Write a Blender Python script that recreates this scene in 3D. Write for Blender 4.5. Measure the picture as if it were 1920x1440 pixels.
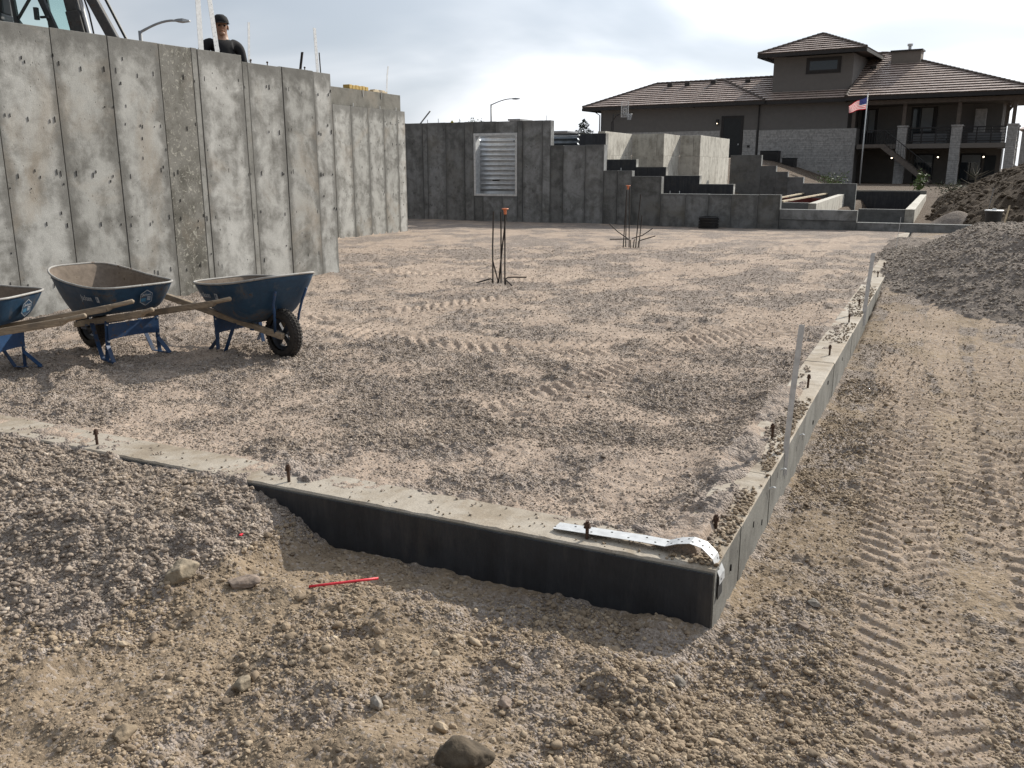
import bpy, bmesh, math, random
import numpy as np
from mathutils import Vector, Matrix
for o in list(bpy.data.objects): bpy.data.objects.remove(o)
scene = bpy.context.scene
COL = scene.collection
R = math.radians
random.seed(7); rng = np.random.default_rng(7)

# ------------------------------------------------------------------ camera, sky, sun, exposure
cam = bpy.data.cameras.new('Camera'); cam.sensor_fit = 'HORIZONTAL'; cam.sensor_width = 36.0
cam.lens = 30.79; cam.clip_start = 0.05; cam.clip_end = 3000
camo = bpy.data.objects.new('Camera', cam); COL.objects.link(camo)
camo.location = (0, 0, 1.45); camo.rotation_euler = (R(90 - 13.82), 0, R(25.73)); scene.camera = camo
SUN = Vector((0.58, 1.42, 1.0)).normalized()
elev = math.asin(SUN.z); azim = math.atan2(SUN.x, SUN.y)
world = bpy.data.worlds.new('World'); scene.world = world; world.use_nodes = True
wn = world.node_tree; wn.nodes.clear()
def WN(t, **k):
    n = wn.nodes.new(t)
    for a, b in k.items(): setattr(n, a, b)
    return n
wl = wn.links.new
sky = WN('ShaderNodeTexSky', sky_type='NISHITA'); sky.sun_disc = False
sky.sun_elevation = elev; sky.sun_rotation = azim; sky.air_density = 1.0; sky.dust_density = 2.0
tc = WN('ShaderNodeTexCoord'); sep = WN('ShaderNodeSeparateXYZ'); wl(tc.outputs['Generated'], sep.inputs[0])
def wmath(op, a, b=None, clamp=False):
    n = WN('ShaderNodeMath', operation=op); n.use_clamp = clamp
    for i, v in enumerate((a, b)):
        if v is None: continue
        if isinstance(v, (int, float)): n.inputs[i].default_value = v
        else: wl(v, n.inputs[i])
    return n.outputs[0]
zz = wmath('ADD', wmath('MAXIMUM', sep.outputs[2], 0.0), 0.22)
px = wmath('DIVIDE', sep.outputs[0], zz); py = wmath('DIVIDE', sep.outputs[1], zz)
cmb = WN('ShaderNodeCombineXYZ'); wl(px, cmb.inputs[0]); wl(py, cmb.inputs[1])
cn = WN('ShaderNodeTexNoise'); cn.inputs['Scale'].default_value = 0.8; cn.inputs['Detail'].default_value = 5; cn.inputs['Roughness'].default_value = 0.42
cn.inputs['Distortion'].default_value = 0.35
wl(cmb.outputs[0], cn.inputs['Vector'])
cr = WN('ShaderNodeMapRange'); cr.interpolation_type = 'SMOOTHSTEP'
cr.inputs['From Min'].default_value = 0.40; cr.inputs['From Max'].default_value = 0.70
wl(cn.outputs['Fac'], cr.inputs['Value'])
# thin cloud scatters forward: brighter towards the sun
dt = WN('ShaderNodeVectorMath', operation='DOT_PRODUCT'); wl(tc.outputs['Generated'], dt.inputs[0]); dt.inputs[1].default_value = SUN
fwd = wmath('POWER', wmath('MULTIPLY', wmath('ADD', dt.outputs['Value'], 1.0), 0.5), 2.5)
cb = wmath('ADD', wmath('MULTIPLY', fwd, 19.5), 2.2)
ccol = WN('ShaderNodeVectorMath', operation='SCALE'); ccol.inputs[0].default_value = (0.985, 1.0, 1.03); wl(cb, ccol.inputs['Scale'])
# veil: thin grey-blue haze cloud between the thick clouds
vb = wmath('ADD', wmath('MULTIPLY', fwd, 9.4), 2.0)
vcol = WN('ShaderNodeVectorMath', operation='SCALE'); vcol.inputs[0].default_value = (0.86, 0.955, 1.08); wl(vb, vcol.inputs['Scale'])
mv = WN('ShaderNodeMix', data_type='RGBA'); mv.inputs[0].default_value = 0.82
wl(sky.outputs[0], mv.inputs[6]); wl(vcol.outputs[0], mv.inputs[7])
mx = WN('ShaderNodeMix', data_type='RGBA'); wl(cr.outputs[0], mx.inputs[0]); wl(mv.outputs[2], mx.inputs[6]); wl(ccol.outputs[0], mx.inputs[7])
bg = WN('ShaderNodeBackground'); bg.inputs['Strength'].default_value = 0.081; wl(mx.outputs[2], bg.inputs['Color'])
wo = WN('ShaderNodeOutputWorld'); wl(bg.outputs[0], wo.inputs[0])
sl = bpy.data.lights.new('Sun', 'SUN'); sl.energy = 3.85; sl.angle = R(0.7); sl.color = (1.0, 0.93, 0.82)
so = bpy.data.objects.new('Sun', sl); COL.objects.link(so); so.location = (20, 40, 40)
so.rotation_euler = (-SUN).to_track_quat('-Z', 'Y').to_euler()
vs = scene.view_settings
vs.view_transform = 'Standard'; vs.look = 'None'; vs.exposure = 0.35; vs.gamma = 1.0; vs.use_curve_mapping = False

# ------------------------------------------------------------------ mesh helpers
class MB:
    def __init__(s): s.v = []; s.f = []; s.m = []
    def add(s, vs, fs, mi=0):
        b = len(s.v); s.v += [tuple(p) for p in vs]; s.f += [tuple(i + b for i in f) for f in fs]; s.m += [mi] * len(fs); return s
    def box(s, x0, x1, y0, y1, z0, z1, mi=0):
        return s.add([(x0,y0,z0),(x1,y0,z0),(x1,y1,z0),(x0,y1,z0),(x0,y0,z1),(x1,y0,z1),(x1,y1,z1),(x0,y1,z1)],
                     [(0,3,2,1),(4,5,6,7),(0,1,5,4),(1,2,6,5),(2,3,7,6),(3,0,4,7)], mi)
    def beam(s, p0, p1, w, h, up=(0,0,1), w1=None, h1=None, mi=0):
        p0 = Vector(p0); p1 = Vector(p1); d = (p1 - p0).normalized(); u = Vector(up)
        if abs(d.dot(u)) > .98: u = Vector((1,0,0))
        a = d.cross(u).normalized(); b = a.cross(d).normalized(); w1 = w if w1 is None else w1; h1 = h if h1 is None else h1
        vs = []
        for p, ww, hh in ((p0,w,h),(p1,w1,h1)):
            for i, j in ((-1,-1),(1,-1),(1,1),(-1,1)): vs.append(p + a*(i*ww/2) + b*(j*hh/2))
        return s.add(vs, [(0,3,2,1),(4,5,6,7),(0,1,5,4),(1,2,6,5),(2,3,7,6),(3,0,4,7)], mi)
    def tube(s, pts, r, n=8, closed=False, cap=True, mi=0):
        pts = [Vector(p) for p in pts]; k = len(pts); rs = r if isinstance(r, (list, tuple)) else [r]*k
        rings = []; last = None
        for i, p in enumerate(pts):
            if closed: d = pts[(i+1) % k] - pts[i-1]
            else: d = pts[min(i+1,k-1)] - pts[max(i-1,0)]
            d.normalize()
            if last is None:
                a = d.cross(Vector((0,0,1)))
                if a.length < .1: a = d.cross(Vector((1,0,0)))
            else: a = last - d*last.dot(d)
            a.normalize(); last = a; b = d.cross(a)
            rings.append([p + (a*math.cos(2*math.pi*j/n) + b*math.sin(2*math.pi*j/n))*rs[i] for j in range(n)])
        vs = [q for rg in rings for q in rg]; fs = []
        for i in range(k if closed else k-1):
            i2 = (i+1) % k
            for j in range(n): fs.append((i*n+j, i*n+(j+1)%n, i2*n+(j+1)%n, i2*n+j))
        if cap and not closed: fs.append(tuple(range(n-1,-1,-1))); fs.append(tuple((k-1)*n+j for j in range(n)))
        return s.add(vs, fs, mi)
    def lathe(s, prof, c=(0,0,0), axis='z', n=24, mi=0):
        vs = []; fs = []; c = Vector(c)
        for r, h in prof:
            for j in range(n):
                t = 2*math.pi*j/n; x, y = r*math.cos(t), r*math.sin(t)
                vs.append(c + (Vector((x,y,h)) if axis == 'z' else Vector((x,h,y))))
        for i in range(len(prof)-1):
            for j in range(n): fs.append((i*n+j, i*n+(j+1)%n, (i+1)*n+(j+1)%n, (i+1)*n+j))
        return s.add(vs, fs, mi)
    def prism(s, poly, d, mi=0):
        n = len(poly); d = Vector(d); vs = [Vector(p) for p in poly] + [Vector(p)+d for p in poly]
        return s.add(vs, [tuple(range(n-1,-1,-1)), tuple(range(n,2*n))] + [(i,(i+1)%n,(i+1)%n+n,i+n) for i in range(n)], mi)
    def build(s, name, mats, parent=None, smooth=False, bevel=0, w=False, solid=0, fixn=True):
        me = bpy.data.meshes.new(name); me.from_pydata(s.v, [], s.f)
        mats = mats if isinstance(mats, (list, tuple)) else [mats]
        for m in mats: me.materials.append(m)
        if len(mats) > 1: me.polygons.foreach_set('material_index', s.m)
        if fixn:
            bm = bmesh.new(); bm.from_mesh(me); bmesh.ops.recalc_face_normals(bm, faces=bm.faces); bm.to_mesh(me); bm.free()
        if smooth: me.polygons.foreach_set('use_smooth', [True]*len(me.polygons))
        o = bpy.data.objects.new(name, me); COL.objects.link(o)
        if parent is not None:
            o.parent = parent
            if w: # geometry was given in world coordinates
                t = parent; mt = Matrix()
                while t is not None:
                    mt = Matrix.LocRotScale(t.location, t.rotation_euler, None) @ mt; t = t.parent
                me.transform(mt.inverted())
        if solid:
            md = o.modifiers.new('thickness', 'SOLIDIFY'); md.thickness = solid; md.offset = 0
        if bevel:
            md = o.modifiers.new('edge', 'BEVEL'); md.width = bevel; md.segments = 2; md.limit_method = 'ANGLE'; md.angle_limit = R(40)
        return o
def tag(o, label=None, cat=None, group=None, kind=None):
    if label: o['label'] = label
    if cat: o['category'] = cat
    if group: o['group'] = group
    if kind: o['kind'] = kind
    return o
def thing(name, label, cat, loc=(0,0,0), rotz=0, group=None):
    o = bpy.data.objects.new(name, None); COL.objects.link(o); o.empty_display_size = .1
    o.location = loc; o.rotation_euler = (0,0,rotz); return tag(o, label, cat, group)
def copy_tree(o, parent=None):
    c = o.copy(); COL.objects.link(c); c.parent = parent
    for ch in list(o.children): copy_tree(ch, c)
    return c

# ------------------------------------------------------------------ materials
def newmat(name, rough=0.85, metal=0.0, color=(.5,.5,.5)):
    m = bpy.data.materials.new(name); m.use_nodes = True; nt = m.node_tree; b = nt.nodes['Principled BSDF']
    b.inputs['Base Color'].default_value = (*color, 1); b.inputs['Roughness'].default_value = rough; b.inputs['Metallic'].default_value = metal
    return m, nt, b
def nd(nt, t, ins=None, **k):
    n = nt.nodes.new(t)
    for a, b in k.items(): setattr(n, a, b)
    for a, b in (ins or {}).items():
        if hasattr(b, 'links'): nt.links.new(b, n.inputs[a])
        else: n.inputs[a].default_value = b
    return n
def ramp(nt, fac, stops, interp='LINEAR'):
    n = nd(nt, 'ShaderNodeValToRGB', {0: fac}); n.color_ramp.interpolation = interp
    el = n.color_ramp.elements
    while len(el) < len(stops): el.new(1.0)
    for e, (p, c) in zip(el, stops): e.position = p; e.color = (*c, 1) if len(c) == 3 else c
    return n.outputs[0]
def mixc(nt, fac, a, b, mode='MIX'):
    n = nd(nt, 'ShaderNodeMix', data_type='RGBA', blend_type=mode)
    for i, v in ((0, fac), (6, a), (7, b)):
        if hasattr(v, 'links'): nt.links.new(v, n.inputs[i])
        else: n.inputs[i].default_value = v if i == 0 else (*v, 1) if len(v) == 3 else v
    return n.outputs[2]
def mth(nt, op, a, b=0.0, clamp=False):
    n = nd(nt, 'ShaderNodeMath', {0: a, 1: b}, operation=op); n.use_clamp = clamp; return n.outputs[0]
def noise(nt, vec, scale, detail=4, rough=.55, dist=0):
    return nd(nt, 'ShaderNodeTexNoise', {'Vector': vec, 'Scale': scale, 'Detail': detail, 'Roughness': rough, 'Distortion': dist}).outputs['Fac']
def wpos(nt, rnd=0, scale=(1,1,1)):
    g = nd(nt, 'ShaderNodeNewGeometry').outputs['Position']
    v = nd(nt, 'ShaderNodeVectorMath', {0: g, 1: scale}, operation='MULTIPLY').outputs[0]
    if rnd:
        oi = nd(nt, 'ShaderNodeObjectInfo').outputs['Random']
        v = nd(nt, 'ShaderNodeVectorMath', {0: v, 1: mth(nt, 'MULTIPLY', oi, rnd)}, operation='ADD').outputs[0]
    return v
def bump(nt, b, h, strength=.4, dist=.01):
    n = nd(nt, 'ShaderNodeBump', {'Strength': strength, 'Distance': dist, 'Height': h}); nt.links.new(n.outputs[0], b.inputs['Normal'])
def setc(nt, b, c): nt.links.new(c, b.inputs['Base Color'])

def concrete(name, lo, mid, hi, warm=(.30,.25,.19), warmamt=.5, pocks=.6, streak=.5, rnd=37., vary=.35, fleck=0, gloss=.8, edge=.0):
    m, nt, b = newmat(name, gloss)
    p = wpos(nt, rnd)
    n1 = noise(nt, p, 2.1, 6, .62, .7); n2 = noise(nt, p, 7, 6, .65, .3)
    st = noise(nt, wpos(nt, rnd, (1,1,.12)), 9, 4, .6)
    f = mth(nt, 'ADD', mth(nt, 'MULTIPLY', n1, .62), mth(nt, 'ADD', mth(nt, 'MULTIPLY', n2, .38), mth(nt, 'MULTIPLY', mth(nt, 'SUBTRACT', st, .5), streak*.35)))
    c = ramp(nt, f, [(.36, lo), (.455, mid), (.50, tuple(.5*(x+y) for x,y in zip(mid,hi))), (.56, hi), (.70, tuple(x*1.15 for x in hi))])
    gen = nd(nt,'ShaderNodeSeparateXYZ',{0: nd(nt,'ShaderNodeTexCoord').outputs['Generated']}); ey = mth(nt,'MINIMUM', gen.outputs[1], mth(nt,'SUBTRACT',1.0,gen.outputs[1])); ez = mth(nt,'SUBTRACT',1.0,gen.outputs[2])
    en = noise(nt, p, 6, 5, .65); e1 = nd(nt,'ShaderNodeMapRange',{'Value':mth(nt,'SUBTRACT',mth(nt,'MULTIPLY',en,.42),ey),'From Min':.03,'From Max':.17}).outputs[0]; e2 = nd(nt,'ShaderNodeMapRange',{'Value':mth(nt,'SUBTRACT',mth(nt,'MULTIPLY',en,.16),ez),'From Min':.0,'From Max':.05}).outputs[0]
    c = mixc(nt, mth(nt,'MULTIPLY',mth(nt,'MAXIMUM',e1,e2),edge), c, tuple(x*.8 for x in lo))
    oi = nd(nt, 'ShaderNodeObjectInfo').outputs['Random']
    c = mixc(nt, 1.0, c, nd(nt, 'ShaderNodeCombineColor', {0: mth(nt,'ADD',mth(nt,'MULTIPLY',oi,vary),1-vary*.6), 1: mth(nt,'ADD',mth(nt,'MULTIPLY',oi,vary),1-vary*.6), 2: mth(nt,'ADD',mth(nt,'MULTIPLY',oi,vary*1.05),1-vary*.6)}).outputs[0], 'MULTIPLY')
    wn_ = noise(nt, p, .9, 5, .6, .8)
    c = mixc(nt, mth(nt,'MULTIPLY', nd(nt,'ShaderNodeMapRange',{'Value':wn_,'From Min':.55,'From Max':.72}).outputs[0], warmamt), c, warm)
    if fleck:
        fl = noise(nt, p, 15, 6, .75, 1.5)
        c = mixc(nt, nd(nt,'ShaderNodeMapRange',{'Value':fl,'From Min':.56,'From Max':.62}).outputs[0], c, (.40,.39,.34))
    vo = nd(nt, 'ShaderNodeTexVoronoi', {'Vector': wpos(nt, rnd, (1,1,.55)), 'Scale': 22}); sz = noise(nt, p, 5, 2)
    pk = nd(nt, 'ShaderNodeMapRange', {'Value': vo.outputs['Distance'], 'From Min': .07, 'From Max': .14, 'To Min': 1, 'To Max': 0}).outputs[0]
    pk = mth(nt, 'MULTIPLY', pk, mth(nt, 'GREATER_THAN', sz, .50))
    c = mixc(nt, mth(nt,'MULTIPLY',pk,pocks), c, tuple(x*.35 for x in lo))
    fine = noise(nt, p, 120, 3, .6)
    c = mixc(nt, .28, c, ramp(nt, fine, [(.3,(.25,.25,.25)),(.7,(.8,.8,.78))]), 'OVERLAY')
    setc(nt, b, c)
    bump(nt, b, mth(nt,'SUBTRACT', mth(nt,'ADD', mth(nt,'MULTIPLY',fine,.3), mth(nt,'MULTIPLY',n2,.8)), mth(nt,'MULTIPLY',pk,1.0)), .35, .012)
    return m
M = {}
M['conc'] = concrete('concrete', (.15,.147,.132), (.28,.278,.258), (.425,.425,.40), vary=.30, warmamt=.6, edge=.75)
M['conc_mottled'] = concrete('concrete_mottled', (.07,.067,.055), (.12,.115,.097), (.19,.185,.165), fleck=1, vary=.1)
M['conc_strip'] = concrete('concrete_filler_strip', (.13,.128,.115), (.20,.198,.18), (.28,.278,.258), vary=.1, edge=.6)
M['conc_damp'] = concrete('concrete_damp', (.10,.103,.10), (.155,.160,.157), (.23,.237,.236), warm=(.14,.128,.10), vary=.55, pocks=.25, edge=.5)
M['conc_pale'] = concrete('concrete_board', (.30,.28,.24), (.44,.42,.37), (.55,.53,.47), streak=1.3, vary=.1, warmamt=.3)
M['conc_cap'] = concrete('concrete_curb', (.09,.085,.07), (.135,.13,.11), (.185,.178,.155), vary=.1, rnd=0)
M['conc_top'] = concrete('concrete_dusty_top', (.215,.175,.13), (.285,.238,.18), (.37,.33,.275), warm=(.30,.238,.17), warmamt=.9, vary=.0, rnd=0, pocks=.2)
M['conc_side'] = concrete('concrete_stem_side', (.105,.103,.093), (.152,.15,.136), (.205,.203,.185), warm=(.20,.16,.12), warmamt=.4, vary=.12, pocks=.8)
def simple(name, col, rough=.7, metal=0., var=.25, scale=12., bumpamt=.15, bscale=80):
    m, nt, b = newmat(name, rough, metal, col); p = wpos(nt)
    n = noise(nt, p, scale, 5, .6)
    c = ramp(nt, n, [(.3, tuple(x*(1-var) for x in col)), (.7, tuple(min(1,x*(1+var)) for x in col))]); setc(nt, b, c)
    if bumpamt: bump(nt, b, noise(nt, p, bscale, 3), bumpamt, .004)
    return m
def painted(name, col, rust, dust, rough=.45, amt=.5):
    m, nt, b = newmat(name, rough, 0, col); tcn = nd(nt, 'ShaderNodeTexCoord').outputs['Object']
    oi = nd(nt, 'ShaderNodeObjectInfo').outputs['Random']
    p = nd(nt, 'ShaderNodeVectorMath', {0: wpos(nt), 1: mth(nt,'MULTIPLY',oi,9.)}, operation='ADD').outputs[0]
    n = noise(nt, p, 5, 6, .65, .4); n2 = noise(nt, p, 26, 5, .7)
    c = ramp(nt, n2, [(.3, tuple(x*.75 for x in col)), (.7, tuple(x*1.2 for x in col))])
    c = mixc(nt, mth(nt,'MULTIPLY', nd(nt,'ShaderNodeMapRange',{'Value':n,'From Min':.52,'From Max':.68}).outputs[0], amt), c, dust)
    k = mth(nt,'MULTIPLY',n,n2)
    c = mixc(nt, nd(nt,'ShaderNodeMapRange',{'Value':k,'From Min':.325,'From Max':.39}).outputs[0], c, rust)
    setc(nt, b, c); nt.links.new(nd(nt,'ShaderNodeMapRange',{'Value':n,'To Min':rough-.15,'To Max':rough+.35}).outputs[0], b.inputs['Roughness'])
    bump(nt, b, n2, .12, .004); return m
M['damp'], nt, b_ = newmat('black_dampproofing', .6); p = wpos(nt)
n1 = noise(nt, p, 5, 5, .65); n2 = noise(nt, wpos(nt,0,(1,1,.15)), 14, 5, .7); n3 = noise(nt, p, 1.6, 6, .7, .8)
c = ramp(nt, mth(nt,'MULTIPLY',mth(nt,'ADD',n1,n2),.5), [(.35,(.014,.016,.020)),(.65,(.036,.040,.048))])
c = mixc(nt, mth(nt,'MULTIPLY',nd(nt,'ShaderNodeMapRange',{'Value':mth(nt,'MULTIPLY',n3,n2),'From Min':.24,'From Max':.40}).outputs[0],.45), c, (.085,.075,.062))
setc(nt, b_, c); bump(nt, b_, mth(nt,'ADD',n1,mth(nt,'MULTIPLY',n2,1.2)), .5, .008)
M['blue'] = painted('blue_enamel', (.014,.050,.100), (.085,.05,.032), (.15,.14,.12), .5, .6)
M['blue_leg'] = painted('blue_enamel_legs', (.012,.048,.125), (.08,.05,.03), (.14,.14,.14), .4, .2)
M['tray_in'] = painted('cement_caked_steel', (.17,.135,.105), (.09,.065,.045), (.27,.225,.175), .85, .6)
M['lip'] = painted('worn_rim_steel', (.34,.33,.31), (.16,.10,.06), (.44,.40,.35), .5, .4)
M['rubber'] = simple('dusty_rubber', (.032,.028,.025), .85, 0, .5, 30, .4, 90)
M['rim'] = simple('dark_rim_steel', (.03,.035,.045), .5, .2, .3, 20)
M['white_print'] = simple('white_print', (.40,.42,.44), .6, 0, .2, 60, 0)
M['blue_print'] = simple('pale_blue_print', (.05,.16,.26), .6, 0, .25, 60, 0)
def wood(name, col):
    m, nt, b = newmat(name, .75, 0, col); g = nd(nt, 'ShaderNodeTexCoord').outputs['Object']
    v = nd(nt, 'ShaderNodeVectorMath', {0: g, 1: (3, 40, 40)}, operation='MULTIPLY').outputs[0]
    n = noise(nt, v, 2.2, 5, .6); n2 = noise(nt, g, 6, 4)
    c = ramp(nt, n, [(.3, tuple(x*.6 for x in col)), (.7, tuple(x*1.2 for x in col))])
    c = mixc(nt, nd(nt,'ShaderNodeMapRange',{'Value':n2,'From Min':.5,'From Max':.7}).outputs[0], c, (.17,.14,.11)); setc(nt, b, c)
    bump(nt, b, n, .3, .003); return m
M['wood'] = wood('weathered_ash_wood', (.33,.26,.185))
M['lumber'] = wood('new_lumber', (.62,.52,.36))
M['rebar'] = simple('rusty_rebar', (.030,.024,.021), .75, .3, .5, 60, .3, 200)
M['bolt'] = simple('rusty_bolt', (.085,.05,.034), .7, .4, .5, 80, .3, 300)
M['orange'] = simple('orange_plastic', (.62,.19,.08), .55, 0, .2, 30, 0)
M['galv'] = simple('galvanised_steel', (.62,.64,.65), .5, .35, .18, 18, .1, 60)
M['strap'] = simple('zinc_strap', (.55,.565,.575), .55, .3, .15, 30, .05)
M['well'] = simple('corrugated_zinc', (.66,.68,.70), .35, .8, .14, 8, .05)
M['well_dark'] = simple('weathered_zinc', (.16,.18,.20), .45, .7, .25, 8, .05)
M['yellow'] = simple('yellow_block', (.50,.35,.11), .8, 0, .2, 20)
M['red_form'] = simple('red_form_panel', (.15,.03,.025), .7, 0, .3, 8)
M['hole'] = simple('dark_hole', (.02,.02,.02), .9, 0, .1, 8, 0)
M['black_plastic'] = simple('black_plastic', (.012,.012,.013), .5, 0, .3, 20, .1)
M['red_plastic'] = simple('red_plastic', (.75,.04,.06), .45, 0, .15, 40, 0)
M['pole'] = simple('lamp_post_steel', (.22,.23,.24), .5, .4, .15, 4, 0)
# ------------------------------------------------------------------ terrain
def _h(ix, iy, seed):
    h = (ix.astype(np.int64)*374761393 + iy.astype(np.int64)*668265263 + seed*974634247) & 0xffffffff
    h = ((h ^ (h >> 13))*1274126177) & 0xffffffff
    h = ((h ^ (h >> 16))*2246822519) & 0xffffffff
    return ((h ^ (h >> 15)) & 0xffff)/65535.0
def vn(x, y, sc, seed=0):
    x = x/sc; y = y/sc; ix = np.floor(x); iy = np.floor(y); fx = x-ix; fy = y-iy
    fx = fx*fx*fx*(fx*(fx*6-15)+10); fy = fy*fy*fy*(fy*(fy*6-15)+10)
    a = _h(ix,iy,seed); b = _h(ix+1,iy,seed); c = _h(ix,iy+1,seed); d = _h(ix+1,iy+1,seed)
    return (a*(1-fx)+b*fx)*(1-fy) + (c*(1-fx)+d*fx)*fy - .5
def fbm(x, y, sc, oct=4, seed=0, g=.5):
    t = 0; a = 1.0
    for i in range(oct): t = t + a*vn(x + 17.3*i, y - 9.1*i, sc/(2**i), seed+i); a *= g
    return t
def sst(a, b, x):
    t = np.clip((x-a)/(b-a), 0, 1); return t*t*(3-2*t)
def lumps(x, y, sc, seed, dens=.5):   # rounded stones / clods: one bump per cell
    ix = np.floor(x/sc); iy = np.floor(y/sc); out = np.zeros_like(x)
    for dx in (-1,0,1):
        for dy in (-1,0,1):
            cx = ix+dx; cy = iy+dy
            ox = (cx + .2 + .6*_h(cx,cy,seed))*sc; oy = (cy + .2 + .6*_h(cx,cy,seed+1))*sc
            r = sc*(.22 + .38*_h(cx,cy,seed+2)); on = _h(cx,cy,seed+3) < dens
            d2 = ((x-ox)**2 + (y-oy)**2)/(r*r)
            out = np.maximum(out, np.where(on & (d2 < 1), r*np.sqrt(np.maximum(0, 1-d2)), 0))
    return out
TRACKS = [ # polyline, width, pitch, depth
 ([(-.22,11.5),(-.22,9.29),(-.13,7.38),(-.06,5.84),(-.02,4.44),(.05,3.4),(.15,2.4),(.2,1.2)], .38, .098, .019),
 ([(.14,12),(.12,9.3),(.22,7.4),(.30,5.8),(.42,4.4),(.6,3.2),(.9,2.0)], .3, .115, .016),
 ([(.72,11.5),(.62,9.67),(.52,6.98),(.5,5.24),(.62,3.6),(.7,1.5)], .36, .125, .020),
 ([(-1.2,17.15),(-1.45,11.95),(-1.75,8.58),(-1.95,6.14),(-2.3,4.6)], .46, .115, .026),
 ([(-2.2,20.5),(-2.51,17.57),(-3.3,12.38),(-4.0,9.31),(-5.0,7.5),(-6.4,6.6)], .55, .12, .027),
 ([(-.95,10.2),(-1.3,8.3),(-1.78,7.2),(-2.97,6.6),(-4.1,6.45),(-5.6,6.9),(-7.0,7.9)], .6, .115, .026),
 ([(-3.6,21),(-4.4,17),(-5.9,13.5),(-7.2,11.5)], .5, .12, .027),
 ([(-1.6,21),(-2.0,16),(-2.7,12.5),(-4.6,10.9),(-7.3,10.9)], .5, .12, .027),
]
def wall1_x(y): return -7.74 + .075*(y-10.33)
def base_h(x, y):
    """height without fine relief, plus masks"""
    inside = (x < -.72) & (y > 3.1)
    yy = np.minimum(y, 30)
    zin = .018*fbm(x,y,2.2,3,5)*2
    # outside right lane
    zr = np.interp(y, [0,3,7,8.7,10.5,12.2,14,30], [-.20,-.245,-.245,-.215,-.145,-.07,-.03,.05]) + .03*fbm(x,y,1.6,3,9)
    # foreground + trench in front of the stem wall
    zf = -.185 - .045*sst(2.45,2.85,y)*sst(-2.8,-2.3,x) + .035*fbm(x,y,.9,3,11)
    # gravel pile spilling over the stem wall on the left
    mpile = sst(-2.35,-2.95,x + .25*fbm(x,y,.5,2,3))
    zp = -.17 + .178*sst(1.75,2.85,y + .16*fbm(x,y,.45,3,21)) + .05*fbm(x,y,.55,3,23)*sst(3.0,2.6,y)
    # the pile falls off down the stem face
    zf = zf*(1-mpile) + np.maximum(zp, zf)*mpile
    # bank of earth near camera right of the corner
    zf = zf + .045*np.exp(-(((x+.78)/.13)**2 + ((y-2.9)/.1)**2)) + sst(2.9,2.5,y)*(1-mpile)*(.085*np.abs(fbm(x,y,.42,3,81)) - .018 + .03*fbm(x,y,.2,3,83)) + .05*np.exp(-(((x+.55)/.35)**2 + ((y-2.25)/.3)**2)) + .045*np.exp(-(((x+1.1)/.5)**2 + ((y-1.75)/.25)**2))
    tr = sst(-.66,-.56,x); zo = zf*(1-tr) + np.where(y > 2.6, zr, zf*(1-sst(2.0,2.6,y)) + zr*sst(2.0,2.6,y))*tr
    ti = sst(3.0,3.09,y)*sst(-.63,-.72,x); edge = np.maximum(sst(3.5,3.15,y), sst(-1.05,-.8,x)*sst(9,5,y))*ti; zin = zin + sst(-1.15,-.85,x)*sst(15.5,12,y)*ti*(.014 + .062*fbm(x,y*.8,.5,3,75)) + edge*(.010 + .030*fbm(x,y,.42,3,71) + .05*sst(5.2,4.2,y)*sst(-1.1,-.75,x)*(.6+.8*fbm(x,y,.3,2,73)))
    z = zo*(1-ti) + zin*ti
    # backfill behind the walls
    wx = np.where(y < 10.33, wall1_x(np.minimum(y,10.33)), np.where(y < 18.05, -11.46, -15.6))
    bl = sst(0,1,(wx-.06-x)/.14)*sst(-1.0,1.5,y)
    zb = 1.5 + .06*fbm(x,y,3,3,31)
    z = z*(1-bl) + zb*bl
    zbk = np.interp(x, [-9.8,-8.3,-6.7,-3.6,0], [1.5,1.1,.5,.1,.12])
    far = np.interp(x, [-14,-12.4,-10.4,-7], [2.2,2.05,1.5,.35]); t = sst(28,50,y); zbk = zbk*(1-t) + far*t
    yb0 = 22.84 + 1.1*sst(-13.2,-12.9,x)*sst(-9.6,-9.9,x); bk = sst(0,.5,y-yb0)
    z = z*(1-bk) + np.maximum(zbk, z*bl)*bk
    t = sst(90,300,np.hypot(x,y)); z = z*(1-t) + 1.2*t
    rect = lambda x0,x1,y0,y1: sst(x0,x0+.35,x)*sst(x1,x1-.35,x)*sst(y0,y0+.8,y)*sst(y1,y1-.8,y)
    z = z - 1.0*np.maximum(rect(-3.0,-.84,24.7,39.0), rect(-6.4,-3.5,24.7,38.5))
    return z, ti, mpile*(1-tr)*(1-ti)*sst(1.72,2.02,y+.25*fbm(x,y,.4,3,25)), bl
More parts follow.
